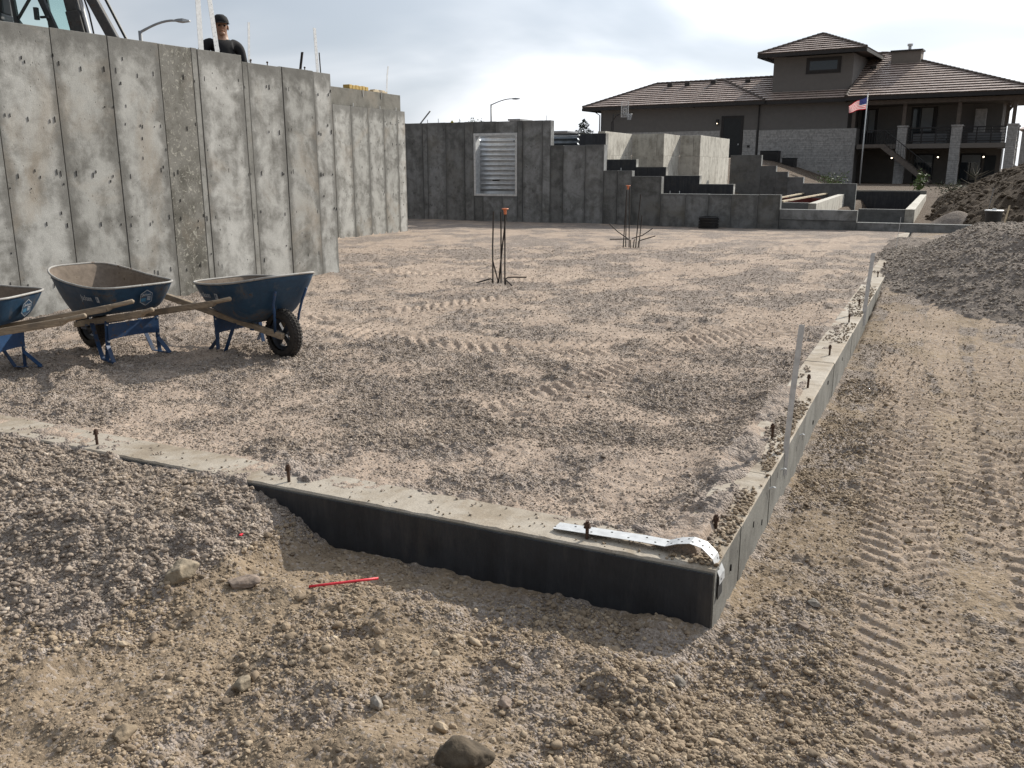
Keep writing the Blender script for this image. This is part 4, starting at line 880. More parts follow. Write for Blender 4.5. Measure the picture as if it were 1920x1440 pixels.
b = MB(); 
for r_, o_, mi in ((.43,0,0),(.40,-.012,1),(.37,-.015,0)): b.prism([(r_*.87,-.03+o_-.49*r_*0,1.93),(0,-.03+o_,1.93+r_),(-r_*.87,-.03+o_,1.93),(0,-.03+o_,1.93-r_)],(0,.01,0),mi)
b.build('sign_plate', [M['sign_y'], M['hole']], t)
M['leaf_dark'] = simple('dark_needles', (.020,.032,.020), .8, 0, .5, 3, 0); M['leaf'] = simple('green_leaf', (.10,.16,.035), .6, 0, .4, 6, 0); M['leaf2'] = simple('olive_leaf', (.045,.065,.025), .7, 0, .4, 4, 0)
M['dry'] = simple('dry_stem', (.17,.15,.115), .9, 0, .3, 6, 0); M['bark'] = simple('bark', (.06,.045,.032), .9, 0, .3, 10, .4)
def leaves(n, fn, size, seed):
    r = random.Random(seed); b = MB()
    for _ in range(n):
        c = Vector(fn(r)); d = Vector((r.gauss(0,1),r.gauss(0,1),r.gauss(0,.6))).normalized(); e = d.cross(Vector((r.gauss(0,1),r.gauss(0,1),r.gauss(0,1)))).normalized(); L = size*r.uniform(.6,1.3); w = L*.35
        b.add([c-d*L*.5, c+e*w*.5, c+d*L*.5, c-e*w*.5],[(0,1,2,3)])
    return b
t = thing('pine_tree', 'small dark conifer standing beyond the damp wall beside the house', 'tree', (-28.96,74.57,1.7)); MB().tube([(0,0,0),(0,0,2),(0,0,3.6)],[.14,.09,.02],8).build('trunk', M['bark'], t)
def pinef(r):
    z = 3.95-3.6*r.uniform(0,1)**.75; lay = .78+.22*math.sin(z*11); a = r.uniform(0,6.28); rad = 1.15*((3.98-z)/1.4)**.75*lay*r.uniform(.2,1)**.6; return (rad*math.cos(a), rad*math.sin(a), z-.15*rad)
leaves(2600, pinef, .22, 4).build('crown', M['leaf_dark'], t, fixn=False)
for lb, p, rx, hh, sd in (('round bush top peeping over the damp wall beside the street lamp',(-28.2,52.9,1.5),.9,3.1,1),('smaller bush top peeping over the damp wall beside the yellow sign',(-29.0,52.5,1.5),.7,2.85,2)):
    t = thing('shrub', lb, 'bush', p); MB().tube([(0,0,0),(.05,0,1.2),(.0,0,2)],[.06,.05,.02],6).build('trunk', M['bark'], t)
    def bf(r, rx=rx, hh=hh):
        a = r.uniform(0,6.28); u = r.uniform(-1,1); q = r.uniform(.4,1)**.5; s_ = math.sqrt(1-u*u); return (rx*q*s_*math.cos(a), rx*q*s_*math.sin(a), hh-.85+.85*q*u*(1+.2*math.sin(3*a)))
    leaves(900, bf, .16, sd).build('crown', M['leaf2'], t, fixn=False)
M['shed'] = simple('shed_grey', (.20,.21,.22), .8, 0, .1, 3, 0); M['roofgrey'] = simple('grey_roof_sheet', (.34,.36,.38), .6, 0, .1, 2, 0)
for lb, p, w_, h_ in (('far grey flat roofed shed showing over the damp wall top',(-29.8,63.3,1.7),1.05,3.4),('far low grey flat roof showing beside the conifer',(-28.75,69.3,1.8),1.75,2.62)):
    t = thing('shed', lb, 'shed', p); MB().box(-w_/2+.1,w_/2-.1,-1,1,-.3,h_-.14).build('wall', M['shed'], t); MB().box(-w_/2,w_/2,-1.15,1.15,h_-.14,h_).build('roof', M['roofgrey'], t, bevel=.02); MB().box(-.25,.25,-1.03,-.995,.0,1.7).build('door', M['hole'], t)

# ------------------------------------------------------------------ plants by the house
def leafy(label, p, h, sp, n, size, seed, mat='leaf', stems=5):
    t = thing('leafy_plant', label, 'plant', p); r = random.Random(seed); b = MB(); tips = []
    for i in range(stems):
        a = r.uniform(0,6.28); q = r.uniform(.2,1)*sp; hh = h*r.uniform(.6,1); tp = Vector((q*math.cos(a), q*math.sin(a), hh)); tips.append(tp); b.tube([(0,0,-.1), (tp.x*.4,tp.y*.4,hh*.55), tp],[.02,.014,.006],5)
    b.build('stem', M['dry'], t)
    def f(r):
        tp = r.choice(tips); k = r.uniform(.25,1.05); w = .16*sp+.08; return (tp.x*k+r.gauss(0,w), tp.y*k+r.gauss(0,w), tp.z*k+r.gauss(0,.06))
    leaves(n, f, size, seed).build('foliage', M[mat], t, fixn=False)
leafy('upright bright green leafy plant in front of the house stairs', (-1.05,44.9,.3), 1.2, .22, 230, .17, 3)
leafy('low spreading green plant at the foot of the white stone wall', (-4.8,44.7,.35), .95, .75, 420, .12, 5, stems=9)
leafy('short green weeds on the soil bank', (.3,42,.35), .55, .8, 500, .10, 7, 'leaf2', 12)
t = thing('dry_shrub', 'leafless dry shrub on the soil bank', 'shrub', (1.15,43.5,.6)); r = random.Random(5); b = MB()
b.tube([(0,0,-.3),(.02,0,.5),(.04,0,1.0)],[.035,.025,.01],6); b.build('trunk', M['dry'], t)
for i in range(16):
    a = r.uniform(0,6.28); z0 = r.uniform(.0,.6); l = r.uniform(.35,.75); b = MB(); b.tube([(0.01,0,z0),(l*.5*math.cos(a),l*.5*math.sin(a),z0+l*.22),(l*math.cos(a),l*math.sin(a),z0+l*.5)],[.014,.009,.004],5); b.build('branch', M['dry'], t)

# ------------------------------------------------------------------ excavator
M['ex_dark'] = simple('excavator_dark_paint', (.018,.024,.026), .5, 0, .3, 6, .05); M['ex_arm'] = painted('excavator_arm_paint', (.055,.055,.055), (.05,.03,.02), (.12,.11,.10), .5, .5); M['ex_body'] = painted('excavator_body_paint', (.10,.10,.10), (.05,.03,.02), (.16,.14,.12), .5, .4)
m, nt, b_ = newmat('tinted_glass', .03, 0, (.72,.86,.84)); b_.inputs['Transmission Weight'].default_value = 1.0; b_.inputs['IOR'].default_value = 1.02; M['glass_t'] = m
ez = 1.5
EX = thing('excavator', 'dark excavator with a glazed cab and folded arm behind the tall wall', 'excavator', (-12.30,9.30,ez), math.atan2(.434,.9))
for s in (-1,1):
    b = MB(); out = []
    for i in range(28):
        a = 2*math.pi*i/28; out.append((1.15*math.copysign(abs(math.cos(a))**.5,math.cos(a)), s*.75-.2, .30+.28*math.copysign(abs(math.sin(a))**.7,math.sin(a))))
    b.prism(out,(0,.4,0)).build('track', M['rubber'], EX, bevel=.02)
MB().box(-1.2,.55,-.9,.9,.66,1.05).build('deck', M['ex_body'], EX, bevel=.04); MB().box(-1.35,-.55,-.85,.85,1.055,1.62).build('engine_cover', M['ex_body'], EX, bevel=.06)
cab = MB().box(-.54,.70,-.62,.42,1.06,1.40).build('cab_base', M['ex_dark'], EX, bevel=.03)
fx = lambda z: .62 - .37*(z-1.86)
for y in (-.58,.38):
    MB().beam((fx(1.38),y,1.38),(fx(2.6),y,2.6),.075,.075).build('front_pillar', M['ex_dark'], cab); MB().beam((-.50,y,1.38),(-.50,y,2.6),.09,.08).build('rear_pillar', M['ex_dark'], cab); MB().beam((.14,y,1.38),(.06,y,2.6),.06,.05).build('door_pillar', M['ex_dark'], cab)
    MB().box(-.5,fx(2.58)+.05,y-.035,y+.035,2.56,2.63).build('roof_rail', M['ex_dark'], cab)
MB().box(-.58,.42,-.64,.44,2.635,2.70).build('roof', M['ex_dark'], cab, bevel=.03)
b = MB(); b.add([(fx(1.4)-.005,-.54,1.4),(fx(1.4)-.005,.34,1.4),(fx(2.56)-.005,.34,2.56),(fx(2.56)-.005,-.54,2.56)],[(0,1,2,3)]); b.build('windscreen', M['glass_t'], cab, solid=.006)
for y in (-.58,.38): b = MB(); b.add([(.17,y,1.4),(fx(1.4)-.04,y,1.4),(fx(2.55)-.04,y,2.55),(.09,y,2.55)],[(0,1,2,3)]); b.build('side_window', M['glass_t'], cab, solid=.005)
b = MB(); b.box(-.32,.12,-.32,.12,1.41,1.62); b.prism([(-.34,-.32,1.6),(-.18,-.32,1.6),(-.26,-.32,2.12),(-.36,-.32,2.12)],(0,.44,0)); b.prism([(-.36,-.22,2.1),(-.27,-.22,2.1),(-.27,-.22,2.34),(-.35,-.22,2.34)],(0,.24,0)); b.build('seat', M['ex_dark'], cab, bevel=.03)
b = MB(); b.tube([(.30,-.2,1.4),(.26,-.2,1.75),(.30,-.2,1.9)],.02,6); b.tube([(.30,.05,1.4),(.26,.05,1.75),(.30,.05,1.9)],.02,6); b.build('control_levers', M['ex_dark'], cab)
b = MB(); b.beam((.10,-.585,1.95),(.40,-.585,2.35),.035,.03); b.beam((.1,-.585,2.0),(.36,-.585,1.62),.07,.03); b.build('door_brace', M['ex_dark'], cab)
b = MB(); b.beam((fx(2.0)+.02,-.66,2.0),(fx(2.0)-.1,-.63,2.0),.03,.03); b.box(fx(2.05)-.14,fx(2.05)-.09,-.70,-.64,1.96,2.12); b.build('mirror', M['ex_dark'], cab)
boom = MB().beam((.98,-.2,.80),(.74,-.2,2.15),.16,.20).beam((.745,-.2,2.14),(.55,-.2,3.35),.16,.17).build('boom', M['ex_arm'], EX, bevel=.015)
b = MB(); b.tube([(1.06,-.2,.95),(.98,-.2,1.5)],.05,10); b.tube([(.98,-.2,1.5),(.80,-.2,2.6)],.028,8); b.build('lift_cylinder', M['galv'], boom)
stick = MB().beam((.50,-.2,3.4),(1.28,-.2,1.76),.13,.14).beam((1.275,-.2,1.77),(1.72,-.2,.78),.12,.17).build('stick', M['ex_arm'], EX, bevel=.015)
b = MB(); b.tube([(.62,-.2,3.5),(1.18,-.2,2.38)],.04,10); b.tube([(1.18,-.2,2.38),(1.52,-.2,1.62)],.022,8); b.build('bucket_cylinder', M['ex_dark'], stick)
b = MB(); b.tube([(.66,-.29,3.2),(.90,-.30,2.5),(1.0,-.3,2.1),(1.06,-.29,1.6)],.012,6); b.build('hydraulic_hose', M['rubber'], stick)
b = MB(); b.prism([(1.62,-.45,.85),(1.9,-.45,.75),(2.05,-.45,.35),(1.75,-.45,.02),(1.45,-.45,.12)],(0,.5,0)); b.build('digging_bucket', M['ex_arm'], stick, bevel=.01)

# ------------------------------------------------------------------ person
M['skin'] = simple('skin', (.33,.19,.13), .55, 0, .12, 10, .05); M['tee'] = simple('black_cotton', (.010,.010,.012), .9, 0, .3, 14, .3, 60); M['jeans'] = simple('dark_denim', (.02,.026,.04), .9, 0, .3, 14, .3)
def skinned(name, verts, edges, radii, mat, parent, sub=2, post=None):
    me = bpy.data.meshes.new(name); me.from_pydata(verts, edges, []); o = bpy.data.objects.new(name, me); COL.objects.link(o)
    sk = o.modifiers.new('skin','SKIN'); sk.use_smooth_shade = True
    lay = me.skin_vertices[0].data if me.skin_vertices else None
    if lay is None:
        bm = bmesh.new(); bm.from_mesh(me); bm.verts.layers.skin.verify(); bm.to_mesh(me); bm.free(); lay = me.skin_vertices[0].data
    for i, q in enumerate(radii): lay[i].radius = q if isinstance(q, tuple) else (q,q); lay[i].use_root = (i == 0)
    sb = o.modifiers.new('sub','SUBSURF'); sb.levels = sub; sb.render_levels = sub
    bpy.context.view_layer.update(); ev = o.evaluated_get(bpy.context.evaluated_depsgraph_get()); nm = bpy.data.meshes.new_from_object(ev); bpy.data.objects.remove(o)
    if post: post(nm)
    nm.materials.clear(); nm.materials.append(mat); nm.polygons.foreach_set('use_smooth',[True]*len(nm.polygons)); nm.name = name
    ob = bpy.data.objects.new(name, nm); COL.objects.link(ob); ob.parent = parent; return ob
pz = 1.5
PR = thing('person', 'person in black t-shirt and black cap standing behind the tall wall', 'person', (-8.34,8.93,pz), math.atan2(-.60,.80))  # local +x = facing
V = [(0,0,.98),(0,0,1.12),(0.01,0,1.34),(0,0,1.49),(0.0,0,1.555),(.02,0,1.615),(.03,0,1.70),(.02,0,1.755)]; E_ = [(i,i+1) for i in range(7)]; RD = [(.16,.13),(.16,.12),(.18,.13),(.12,.085),.062,(.068,.075),(.08,.095),(.062,.078)]
def limb(start, pts, rad):
    prev = start
    for p, r_ in zip(pts, rad): V.append(p); RD.append(r_); E_.append((prev, len(V)-1)); prev = len(V)-1
    return prev
for s in (-1,1):
    w = limb(3, [(-.01,s*.10,1.48),(-.01,s*.20,1.44),(-.02,s*.25,1.16),(.05,s*.25,.88),(.07,s*.245,.82)], [.075,.062,.047,.033,.03])
    for k in range(4): limb(w, [(.085+.006*k,s*(.262-.016*k),.775),(.095+.006*k,s*(.262-.018*k),.73-.006*(k in (1,2))),(.10+.004*k,s*(.255-.018*k),.695)], [.0095,.009,.008])
    limb(w, [(.11,s*.225,.80),(.13,s*.215,.765)], [.010,.009])
    limb(0, [(0,s*.095,.90),(.01,s*.10,.52),(-.01,s*.105,.09),(.10,s*.115,.035),(.16,s*.12,.03)], [.095,.065,.045,.04,.03])
body = skinned('body', V, E_, RD, M['skin'], PR)
# facial features belong to the head mesh
def add_face(o):
    bm = bmesh.new(); bm.from_mesh(o.data)
    for (c, s_) in (((.125,0,1.655),(.022,.014,.026)),((.112,0,1.612),(.014,.028,.008)),((.035,.085,1.655),(.018,.012,.032)),((.035,-.085,1.655),(.018,.012,.032)),((.098,0,1.575),(.03,.035,.025))):
        mt = Matrix.Translation(c) @ Matrix.Diagonal((*s_,1)); bmesh.ops.create_icosphere(bm, subdivisions=2, radius=1, matrix=mt)
    bm.to_mesh(o.data); bm.free(); o.data.polygons.foreach_set('use_smooth',[True]*len(o.data.polygons))
add_face(body)
b = MB()
for s in (-1,1):
    bmx = bmesh.new(); bmesh.ops.create_icosphere(bmx, subdivisions=2, radius=.012, matrix=Matrix.Translation((.102,s*.032,1.668))); b.add([v.co[:] for v in bmx.verts], [[v.index for v in f.verts] for f in bmx.faces]); bmx.free()
b.build('eyes', M['hole'], body, smooth=True)
Vs = [(0,0,.95),(0,0,1.12),(0.01,0,1.34),(0,0,1.48),(0,0,1.545)]; Es = [(0,1),(1,2),(2,3),(3,4)]; Rs = [(.175,.145),(.175,.135),(.20,.15),(.145,.11),(.078,.078)]
for s in (-1,1):
    i0 = len(Vs); Vs += [(-.01,s*.11,1.485),(-.01,s*.205,1.44),(-.017,s*.24,1.25),(-.02,s*.248,1.20)]; Rs += [.092,.085,.074,.074]; Es += [(3,i0),(i0,i0+1),(i0+1,i0+2),(i0+2,i0+3)]
shirt = skinned('t_shirt', Vs, Es, Rs, M['tee'], PR)
MB().box(.185,.191,-.10,-.06,1.36,1.38).build('chest_print', M['white_print'], shirt)
Vp = [(0,0,1.0),(0,0,.93)]; Ep = [(0,1)]; Rp = [(.16,.13),(.16,.13)]
for s in (-1,1):
    i0 = len(Vp); Vp += [(0,s*.097,.86),(.01,s*.10,.52),(-.005,s*.105,.10)]; Rp += [.108,.08,.066]; Ep += [(1,i0),(i0,i0+1),(i0+1,i0+2)]
skinned('trousers', Vp, Ep, Rp, M['jeans'], PR)
b = MB(); n = 24; pr = [(.001,1.805),(.05,1.80),(.088,1.772),(.104,1.735),(.107,1.70),(.103,1.697)]
vs = []; 
for r_, h in pr:
    for j_ in range(n): a = 2*math.pi*j_/n; vs.append((.022+r_*1.12*math.cos(a), r_*.93*math.sin(a), h+.012*math.cos(a)*0))
b.add(vs,[(i_*n+j_,i_*n+(j_+1)%n,(i_+1)*n+(j_+1)%n,(i_+1)*n+j_) for i_ in range(5) for j_ in range(n)])
br = []; 
for j_ in range(13): a = -1.25+2.5*j_/12; br.append((.022+.105*1.12*math.cos(a), .1*math.sin(a), 1.703)); 
for j_ in range(13): a = -1.25+2.5*j_/12; br.append((.022+.10*1.12*math.cos(a)+.075*math.cos(a*.9), .105*math.sin(a), 1.690))
b.add(br,[(j_,j_+1,j_+14,j_+13) for j_ in range(12)])
b.build('cap', M['tee'], PR, smooth=True, solid=.004)
for s in (-1,1):
    bmx = bmesh.new(); bmesh.ops.create_icosphere(bmx, subdivisions=3, radius=1, matrix=Matrix.Translation((.06,s*.117,.04)) @ Matrix.Diagonal((.15,.055,.05,1)))
    for v in bmx.verts: v.co.z = max(v.co.z, .0)
    b = MB().add([v.co[:] for v in bmx.verts], [[v.index for v in f.verts] for f in bmx.faces]); bmx.free(); b.build('boot', M['rubber'], PR, smooth=True)
# ------------------------------------------------------------------ the house (local frame: u right along the front, v back, z up)
def tilemat():
    m, nt, b = newmat('concrete_roof_tile', .48); g = nd(nt,'ShaderNodeTexCoord').outputs['Object']
    n = noise(nt, g, 3.5, 4, .6); n2 = noise(nt, g, .5, 3)
    c = ramp(nt, n, [(.3,(.42,.325,.28)),(.5,(.53,.43,.375)),(.7,(.62,.53,.475))]); c = mixc(nt,.3,c,ramp(nt,n2,[(.3,(.4,.36,.34)),(.7,(.6,.56,.54))]),'OVERLAY'); setc(nt,b,c)
    bump(nt,b,noise(nt,g,20,3),.2,.01); return m
M['tile'] = tilemat(); M['ridge'] = simple('ridge_tile_and_butt_shade', (.10,.08,.07), .8, 0, .2, 6, .2); M['stucco'] = simple('taupe_stucco', (.18,.172,.163), .9, 0, .06, 3, .3, 60); M['stucco2'] = simple('lower_stucco', (.20,.18,.16), .9, 0, .08, 3, .3, 60)
M['trim'] = simple('dark_bronze_trim', (.028,.026,.026), .6, 0, .2, 5, 0); M['door'] = simple('dark_door', (.016,.02,.022), .5, 0, .2, 4, 0); M['stone'] = simple('pale_ledge_stone', (.46,.45,.435), .9, 0, .28, 5, .3, 30); M['timber'] = simple('grey_timber', (.16,.135,.115), .8, 0, .2, 6, .1)
m, nt, b_ = newmat('window_glass', .06, 0, (.05,.06,.07)); b_.inputs['Specular IOR Level'].default_value = .9; M['pane'] = m
m, nt, b_ = newmat('lit_lamp', .4, 0, (1,.8,.55)); b_.inputs['Emission Color'].default_value = (1,.82,.6,1); b_.inputs['Emission Strength'].default_value = 4; M['lit'] = m
M['curtain'] = simple('pale_blind', (.28,.30,.31), .8, 0, .1, 2, 0)
HO = thing('house', 'large taupe stucco house with tiled hip roofs, tower and stone piers', 'house', (-6.429,73.494,0), -R(6.8))
def part(name, mat, parent, *boxes, bevel=0):
    b = MB()
    for bx in boxes: b.box(*bx)
    return b.build(name, mat, parent, bevel=bevel)
def stones(parent, u0, u1, z0, z1, v0, v1, seed, side=None):
    r = random.Random(seed); b = MB(); z = z0
    while z < z1-.02:
        h = min(r.uniform(.09,.17), z1-z); u = u0
        while u < u1-.02:
            w = min(r.uniform(.22,.65), u1-u); w = u1-u if u1-u-w < .12 else w; d = r.uniform(0,.035)
            b.box(u+.006,u+w-.006, v0-d, v1, z+.006, z+h-.006); u += w
        z += h
    o = b.build('stone_veneer', M['stone'], parent); o['kind'] = 'stuff'; return o
def pier(u0, u1, v0, v1, z0, z1, seed):
    p_ = part('stone_pier', M['conc_damp'], HO, (u0+.05,u1-.05,v0+.05,v1-.05,z0,z1))
    stones(p_, u0, u1, z0, z1-.1, v0+.04, v0+.06, seed)
    r = random.Random(seed+50); b = MB(); z = z0
    while z < z1-.12:
        h = min(r.uniform(.09,.17), z1-.1-z)
        for uu, sg in ((u1,1),(u0,-1)):
            d = r.uniform(0,.03); b.box(*( (uu-.06,uu-.04+d) if sg > 0 else (uu+.04-d,uu+.06) ), v0+.07, v1-.01, z+.006, z+h-.006)
        z += h
    b.build('stone_veneer', M['stone'], p_)['kind'] = 'stuff'
    part('pier_cap', M['stone'], p_, (u0-.04,u1+.04,v0-.03,v1+.05,z1-.10,z1), bevel=.01)
# walls
wl_ = part('garage_wall', M['stucco'], HO, (-21.67,-7.55,0,8.6,1.2,6.45)); wm_ = part('main_wall', M['stucco'], HO, (-7.54,-.75,.03,9.5,.0,6.45))
stones(wl_, -21.6,-10.72, 1.6,4.47, -.05,.02, 1); stones(wl_, -8.75,-7.68, 1.6,4.47, -.05,.02, 2); stones(wm_, -7.45,-.02, .2,4.43, -.12,.06, 3)
MB().box(-.74,-.03,.05,1.2,.0,4.40).build('stone_return', M['stucco'], HO)
for sg in (-9.05,): pass
dr = part('side_door', M['door'], HO, (-10.42,-8.98,-.05,.05,2.2,5.42)); part('door_casing', M['trim'], dr, (-10.62,-10.42,-.07,.04,2.2,5.6),(-8.98,-8.80,-.07,.04,2.2,5.6),(-10.42,-8.98,-.065,.04,5.42,5.6)); part('handle', M['galv'], dr, (-9.15,-9.08,-.1,-.05,3.3,3.42))
lf = part('wall_light', M['trim'], HO, (-11.05,-10.85,-.2,-.002,4.95,5.35)); part('lamp', M['lit'], lf, (-10.98,-10.92,-.215,-.201,5.0,5.06))
MB().tube([(-7.55,-.09,1.4),(-7.55,-.09,6.3),(-7.55,-.5,6.5)],.05,8).build('downspout', M['trim'], HO); MB().tube([(-21.75,-.06,1.4),(-21.75,-.06,6.0),(-22.2,-.4,6.35)],.05,8).build('downspout', M['trim'], HO)
part('outlet_box', M['trim'], HO, (-8.35,-8.15,-.13,-.086,3.1,3.28))
# roofs
def slope(parent, e0, e1, t0, t1, n, seed, mat='tile'):
    r = random.Random(seed); e0,e1,t0,t1 = map(Vector,(e0,e1,t0,t1)); nrm = (e1-e0).cross(t0-e0).normalized()
    if nrm.z < 0: nrm = -nrm
    for i in range(n):
        a, c = i/n, min(1,(i+1.12)/n); L0 = e0.lerp(t0,a); R0 = e1.lerp(t1,a); L1 = e0.lerp(t0,c); R1 = e1.lerp(t1,c); w = (R0-L0).length; k = max(1,int(w/.34)); b = MB()
        for j in range(k):
            f0, f1 = j/k+.012/k, (j+1)/k-.012/k; up = .12+r.uniform(-.006,.006)
            p = [L0.lerp(R0,f0),L0.lerp(R0,f1),L1.lerp(R1,f1),L1.lerp(R1,f0)]
            b.add([p[0]-nrm*.02,p[1]-nrm*.02,p[1]+nrm*up,p[0]+nrm*up,p[2]+nrm*.03,p[3]+nrm*.03],[(3,2,4,5),(0,3,5),(1,4,2)]); b.add([p[0]-nrm*.02,p[1]-nrm*.02,p[1]+nrm*up,p[0]+nrm*up],[(0,1,2,3)],1)  # butt faces take the dark ridge colour: shade below each course painted in
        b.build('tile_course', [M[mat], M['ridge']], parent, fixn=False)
def roof(name, corners, ridge, ncs, seed, soffit=True):
    A,B,C_,D = corners; r0, r1 = ridge    # A front-left B front-right C back-right D back-left
    b = MB(); b.add([A,B,C_,D,r0,r1],[(0,1,5,4),(1,2,5),(2,3,4,5),(3,0,4),(3,2,1,0)]); rf = b.build(name, M['ridge'], HO)
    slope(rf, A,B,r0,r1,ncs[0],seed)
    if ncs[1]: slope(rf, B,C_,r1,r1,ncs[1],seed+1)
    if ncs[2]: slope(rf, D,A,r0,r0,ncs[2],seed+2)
    for p,q in ((A,r0),(B,r1),(r0,r1)):
        p_, q_ = Vector(p)+Vector((0,0,.09)), Vector(q)+Vector((0,0,.09)); n = max(2,int((q_-p_).length/.42)); b = MB()
        if (q_-p_).length < .05: continue
        for i in range(n): b.tube([p_.lerp(q_,i/n), p_.lerp(q_,(i+.96)/n)],[.13,.10],8)
        b.build('ridge_cap', M['ridge'], rf)
    a, b2, c2, d2 = map(Vector,(A,B,C_,D)); z = a.z
    fb = MB(); fb.box(a.x-.03,b2.x+.03,a.y-.06,a.y+.02,z-.24,z-.015); fb.box(a.x-.06,a.x+.02,a.y+.025,d2.y,z-.24,z-.015); fb.box(b2.x-.02,b2.x+.06,b2.y+.025,c2.y,z-.24,z-.015); fb.build('gutter', M['trim'], rf)
    return rf
ze = 6.60; s_ = .45
rl = roof('garage_roof', [(-23.1,-.8,ze),(-7.0,-.8,ze),(-7.0,8.8,ze),(-23.1,8.8,ze)], [(-18.2,4.0,8.70),(-12.0,4.0,8.70)], (11,0,9), 1)
rm = roof('middle_roof', [(-13,-.55,ze-.02),(-.9,-.55,ze-.02),(-.9,9.2,ze-.02),(-13,9.2,ze-.02)], [(-12.9,4.4,8.78),(-1.0,4.4,8.78)], (11,0,0), 11)
rr_ = roof('main_roof', [(-.8,-.82,ze+.02),(11.7,-.82,ze+.02),(11.7,16.5,ze+.02),(-1.6,16.5,ze+.02)], [(-1.3,7.8,10.49),(.26,7.8,10.49)], (19,16,0), 21)
for u, z_ in ((-16.2,8.15),(-14.5,8.2),(-12.6,8.35),(-10.0,8.5)): pass
for rf, u, v in ((rl,-16.6,3.3),(rl,-15.0,3.3),(rl,-12.7,3.4),(rm,-9.8,3.7),(rr_,-.3,7.2),(rr_,-.1,4.6)):
    z = ze + s_*(v+.8) if rf is not rm else ze+.44*(v+.55); part('roof_vent', M['trim'], rf, (u-.22,u+.22,v-.25,v+.2,z-.1,z+.22), bevel=.02)
# tower
tw = part('tower_wall', M['stucco'], HO, (-6.95,-.88,1.0,6.2,6.7,9.95)); fr = part('tower_window', M['trim'], tw, (-4.4,-1.78,.96,1.04,8.59,9.79)); part('pane', M['pane'], fr, (-4.13,-2.05,.945,.958,8.86,9.52)); part('frame', M['trim'], fr, (-4.28,-4.13,.93,.959,8.72,9.66),(-2.05,-1.90,.93,.959,8.72,9.66),(-4.13,-2.05,.93,.9585,9.52,9.66),(-4.13,-2.05,.93,.9585,8.72,8.86))
tr_ = roof('tower_roof', [(-7.95,.0,10.15),(.15,.0,10.15),(.15,7.2,10.15),(-7.95,7.2,10.15)], [(-4.0,3.5,11.75),(-3.9,3.5,11.75)], (8,7,7), 31)
part('turret_wall', M['stucco'], HO, (-7.9,-6.96,4.2,7.0,7.6,9.4))
# chimney
ch = part('chimney', M['stucco2'], rr_, (1.0,3.15,5.2,6.4,8.4,10.30)); part('chimney_cap', M['trim'], ch, (.92,3.25,5.1,6.5,10.30,10.42)); b = MB(); b.lathe([(.12,10.42),(.12,10.72),(.2,10.74),(.2,10.9),(.0,10.95)],(2.2,5.8,0),'z',14); b.build('flue', M['galv'], ch)
# porch
part('header_beam', M['timber'], HO, (-.74,10.9,-.25,.2,6.05,6.36)); part('porch_ceiling', M['stucco2'], HO, (-.70,10.9,.22,7.5,6.1,6.3))
pw = part('porch_wall', M['stucco'], HO, (-.70,9.35,3.52,3.8,3.25,6.1)); lw = part('lower_wall', M['stucco2'], HO, (-.70,9.6,3.52,3.8,.2,2.88)); part('core_block', M['stucco'], HO, (-.6,9.3,3.82,9.4,.2,6.1))
dk = part('deck_slab', M['stucco2'], HO, (.1,10.5,-.05,3.5,2.89,3.22))
MB().box(.55,2.2,-.9,-.06,2.95,3.2).build('stair_landing', M['timber'], HO)
pier(2.89,3.55,-.12,.55,.2,4.52,41); pier(6.5,7.19,-.12,.55,.2,4.50,42); pier(10.03,10.68,-.12,.55,.2,4.50,43); pier(9.95,10.6,3.1,3.75,.2,4.5,44)
for u, v in ((3.22,.2),(6.85,.2),(10.33,.2),(9.75,2.6),(-.35,.3)): part('porch_post', M['timber'], HO, (u-.12,u+.12,v-.12,v+.12,4.45,6.06))
MB().beam((9.8,2.6,5.5),(10.2,1.9,6.0),.12,.12).build('post_brace', M['timber'], HO)
part('fireplace_stone', M['stone'], HO, (7.62,8.35,2.9,3.5,3.25,5.72), bevel=.03)
d2 = part('patio_door', M['trim'], HO, (3.19,5.0,3.46,3.52,3.26,6.0)); part('pane', M['pane'], d2, (3.32,3.84,3.44,3.458,3.5,5.9)); part('blind', M['curtain'], d2, (3.92,4.70,3.44,3.458,4.2,5.92))
d3 = part('patio_door', M['trim'], HO, (-.45,.75,3.46,3.52,3.26,6.0)); part('blind', M['curtain'], d3, (.1,.55,3.44,3.458,4.2,5.9)); part('pane', M['pane'], d3, (-.35,.05,3.44,3.458,3.5,5.9))
for nm, u0, u1 in (('lower_window',6.9,8.4),('lower_window',3.7,5.1)):
    w_ = part(nm, M['trim'], HO, (u0,u1,3.46,3.52,.5,2.55)); part('pane', M['pane'], w_, (u0+.1,(u0+u1)/2-.04,3.44,3.458,.6,2.45)); part('pane', M['pane'], w_, ((u0+u1)/2+.04,u1-.1,3.44,3.458,.6,2.45)); part('blind', M['curtain'], w_, (u0+.12,u1-.12,3.425,3.438,1.9,2.43))
d4 = part('lower_door', M['door'], HO, (8.55,9.3,3.46,3.52,.25,2.4))
for u0,u1 in ((3.6,6.45),(7.24,9.98)):
    rb = part('railing', M['trim'], HO, (u0,u1,-.0,.07,4.28,4.37),(u0,u1,.01,.06,3.34,3.42))
    for k in range(4): u = u0+(u1-u0)*k/3; part('rail_post', M['trim'], rb, (u-.05 if k else u,u+.05 if k < 3 else u,-.012,.082,3.23,4.275))
    for k in range(4): part('rail_bar', M['trim'], rb, (u0,u1,.02,.05,3.53+.19*k,3.57+.19*k))
    part('planter', M['shed'], HO, (u0+.3,u1-.3,.6,.9,3.24,3.95))
rb = part('railing', M['trim'], HO, (.55,2.85,-.85,-.80,4.15,4.22)); 
for k in range(13): part('baluster', M['trim'], rb, (.56+.185*k,.59+.185*k,-.84,-.81,3.2,4.15))
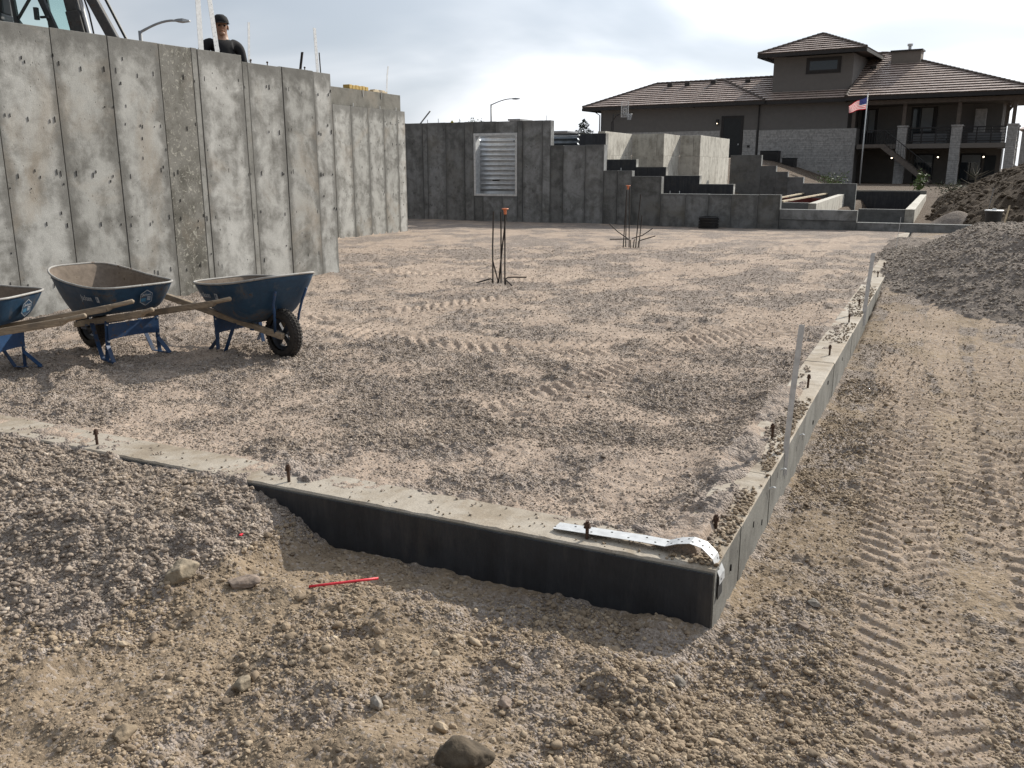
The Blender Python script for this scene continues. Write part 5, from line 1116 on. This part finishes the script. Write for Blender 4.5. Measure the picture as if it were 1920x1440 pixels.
for v in (-.9,-.1): MB().beam((2.1,v,3.05),(5.5,v,.42),.06,.36).build('stair_stringer', M['timber'], HO)
for k in range(14): t_ = (k+.5)/14; part('stair_tread', M['timber'], HO, (2.05+3.3*t_,2.36+3.3*t_,-.86,-.14,3.12-2.62*t_,3.16-2.62*t_))
hr = MB().tube([(2.2,-.9,4.15),(5.6,-.9,1.5)],.03,6).build('stair_handrail', M['trim'], HO)
for k in range(18): t_ = k/17; MB().box(2.2+3.4*t_-.012,2.2+3.4*t_+.012,-.912,-.888,3.1-2.62*t_,4.15-2.65*t_).build('baluster', M['trim'], hr)
for u, v, z in ((2.1,3.3,2.25),(5.39,3.3,2.29),(8.48,3.3,2.29)):
    l_ = part('porch_light', M['trim'], HO, (u-.08,u+.08,v,v+.2,z-.05,z+.25)); part('lamp', M['lit'], l_, (u-.05,u+.05,v-.02,v-.002,z-.04,z+.04))
# air conditioners
Hm = Matrix.LocRotScale(Vector((-6.429,73.494,0)), HO.rotation_euler, None)
def hw(u, v, z=0): return Hm @ Vector((u,v,z))
for lb, u, v, z, w_, h_ in (('dark air conditioning box against the white stone wall beside the downspout',-6.0,-1.5,2.0,1.4,.75),('dark green utility box lower on the slope by the white stone wall',-4.33,-2.0,1.45,.95,.75)):
    p_ = hw(u,v,z); t = thing('utility_box', lb, 'utility box', p_, -R(6.8)); part('case', M['trim'], t, (-w_/2,w_/2,-.4,.4,-.4,h_), bevel=.03); part('lid', M['door'], t, (-w_/2-.02,w_/2+.02,-.42,.42,h_,h_+.05))
    for k in range(5): part('slat', M['trim'], t, (-w_/2+.05,w_/2-.05,-.42,-.4,.05+.12*k,.10+.12*k))
# ------------------------------------------------------------------ basketball hoop
p_ = hw(-18.99,-3,2.0); t = thing('basketball_hoop', 'basketball hoop with clear backboard in front of the garage', 'basketball hoop', p_, -R(6.8))
b = MB(); b.tube([(0,0,0),(0,0,3.9)],.06,8); b.build('pole', M['trim'], t); b = MB(); b.tube([(-.2,.1,2.2),(-.2,.1,3.2),(.3,.0,3.75),(1.05,-.05,4.05)],.04,8); b.build('arm', M['trim'], t)
m, nt, b_ = newmat('acrylic_board', .1, 0, (.8,.82,.84)); b_.inputs['Alpha'].default_value = .12; M['acryl'] = m
bb = MB().box(.90,1.50,-.32,-.30,3.62,4.79).build('backboard', M['acryl'], t); part('board_frame', M['strap'], bb, (.86,.90,-.33,-.29,3.58,4.83),(1.50,1.54,-.33,-.29,3.58,4.83),(.90,1.50,-.329,-.291,4.79,4.83),(.90,1.50,-.329,-.291,3.58,3.62)); part('target_square', M['strap'], bb, (1.05,1.09,-.345,-.325,3.85,4.3),(1.31,1.35,-.345,-.325,3.85,4.3),(1.09,1.31,-.345,-.325,4.26,4.3))
b = MB(); b.tube([(1.75+.225*math.cos(2*math.pi*k/18), -.55+.225*math.sin(2*math.pi*k/18), 3.8) for k in range(18)],.018,6,closed=True); b.tube([(1.2,-.33,3.78),(1.55,-.5,3.8)],.025,6); b.build('rim', M['strap'], t)
b = MB()
for k in range(12):
    for d in (-1,1): a0 = 2*math.pi*k/12; a1 = a0+d*.9; b.tube([(1.75+.22*math.cos(a0),-.55+.22*math.sin(a0),3.79),(1.72+.15*math.cos(a1),-.55+.15*math.sin(a1),3.35)],.012,4)
b.build('net', M['white_print'], t)
# ------------------------------------------------------------------ flag
p_ = hw(1.76,-6,.3); t = thing('flagpole', 'slim flagpole with a red white and blue striped flag', 'flagpole', p_, -R(6.8))
MB().tube([(0,0,0),(0,0,3),(0,0,6.1)],[.05,.045,.03],10).build('pole', M['galv'], t, smooth=True); b = MB(); b.lathe([(0,6.1),(.05,6.12),(.05,6.18),(0,6.2)],(0,0,0),'z',10); b.build('finial', M['galv'], t)
M['fl_r'] = simple('flag_red', (.52,.03,.05), .8, 0, .08, 6, 0); M['fl_w'] = simple('flag_white', (.72,.70,.70), .8, 0, .05, 6, 0); M['fl_b'] = simple('flag_blue', (.03,.04,.16), .8, 0, .1, 6, 0)
for k_ in ('fl_r','fl_w','fl_b'):
    nt = M[k_].node_tree; b_ = nt.nodes['Principled BSDF']; src = b_.inputs['Base Color'].links[0].from_socket; tr = nd(nt,'ShaderNodeBsdfTranslucent',{'Color':src}); ms = nd(nt,'ShaderNodeMixShader',{0:.5}); nt.links.new(b_.outputs[0],ms.inputs[1]); nt.links.new(tr.outputs[0],ms.inputs[2]); nt.links.new(ms.outputs[0],nt.nodes['Material Output'].inputs[0])
def fp(s, q, o=0): # s along fly 0..1, q 0 top .. 1 bottom
    w = 1.18; topz = 5.90 - .52*s**1.25 - .02*math.sin(s*9); hgt = .78*(1-.38*s); return Vector((-.03-w*s*(1-.06*q), .10*math.sin(s*8+q*1.5)*(.3+s)+o, topz-hgt*q))
b = MB(); NS = 40; rows = 13*2
for i in range(NS):
    for j in range(rows):
        s0,s1,q0,q1 = i/NS,(i+1)/NS,j/rows,(j+1)/rows; st = j//2; mi = 2 if (s0 < .4 and st < 7) else (0 if st % 2 == 0 else 1)
        b.add([fp(s0,q0),fp(s1,q0),fp(s1,q1),fp(s0,q1)],[(0,1,2,3)],mi)
fl = b.build('flag', [M['fl_r'],M['fl_w'],M['fl_b']], t, fixn=False, smooth=True)
b = MB()
for r_ in range(9):
    for c_ in range(6 if r_ % 2 == 0 else 5):
        s0 = .4*((c_+.5 if r_ % 2 == 0 else c_+1)/6.0); q0 = (7/13)*(r_+.7)/9.4
        for o_ in (-.006,.006):
            c = fp(s0,q0,o_); b.add([c+Vector((.014,0,0)),c+Vector((0,0,.016)),c-Vector((.014,0,0)),c-Vector((0,0,.016))],[(0,1,2,3)])
b.build('stars', M['fl_w'], fl, fixn=False)['kind'] = 'stuff'
# far building at the right edge
p_ = hw(11.3,22,.5); t = thing('far_house', 'pale far house edge beyond the porch corner', 'house', p_, -R(6.8)); part('wall', M['stone'], t, (-1.6,6,0,6,0,4.4)); b = MB(); b.add([(-2,-.4,4.4),(6.4,-.4,4.4),(6.4,6.4,4.4),(-2,6.4,4.4),(.5,3,5.6),(4,3,5.6)],[(0,1,5,4),(1,2,5),(2,3,4,5),(3,0,4),(3,2,1,0)]); b.build('roof', M['tile'], t); part('window', M['pane'], t, (-1,0,-.02,.0,1.5,3))
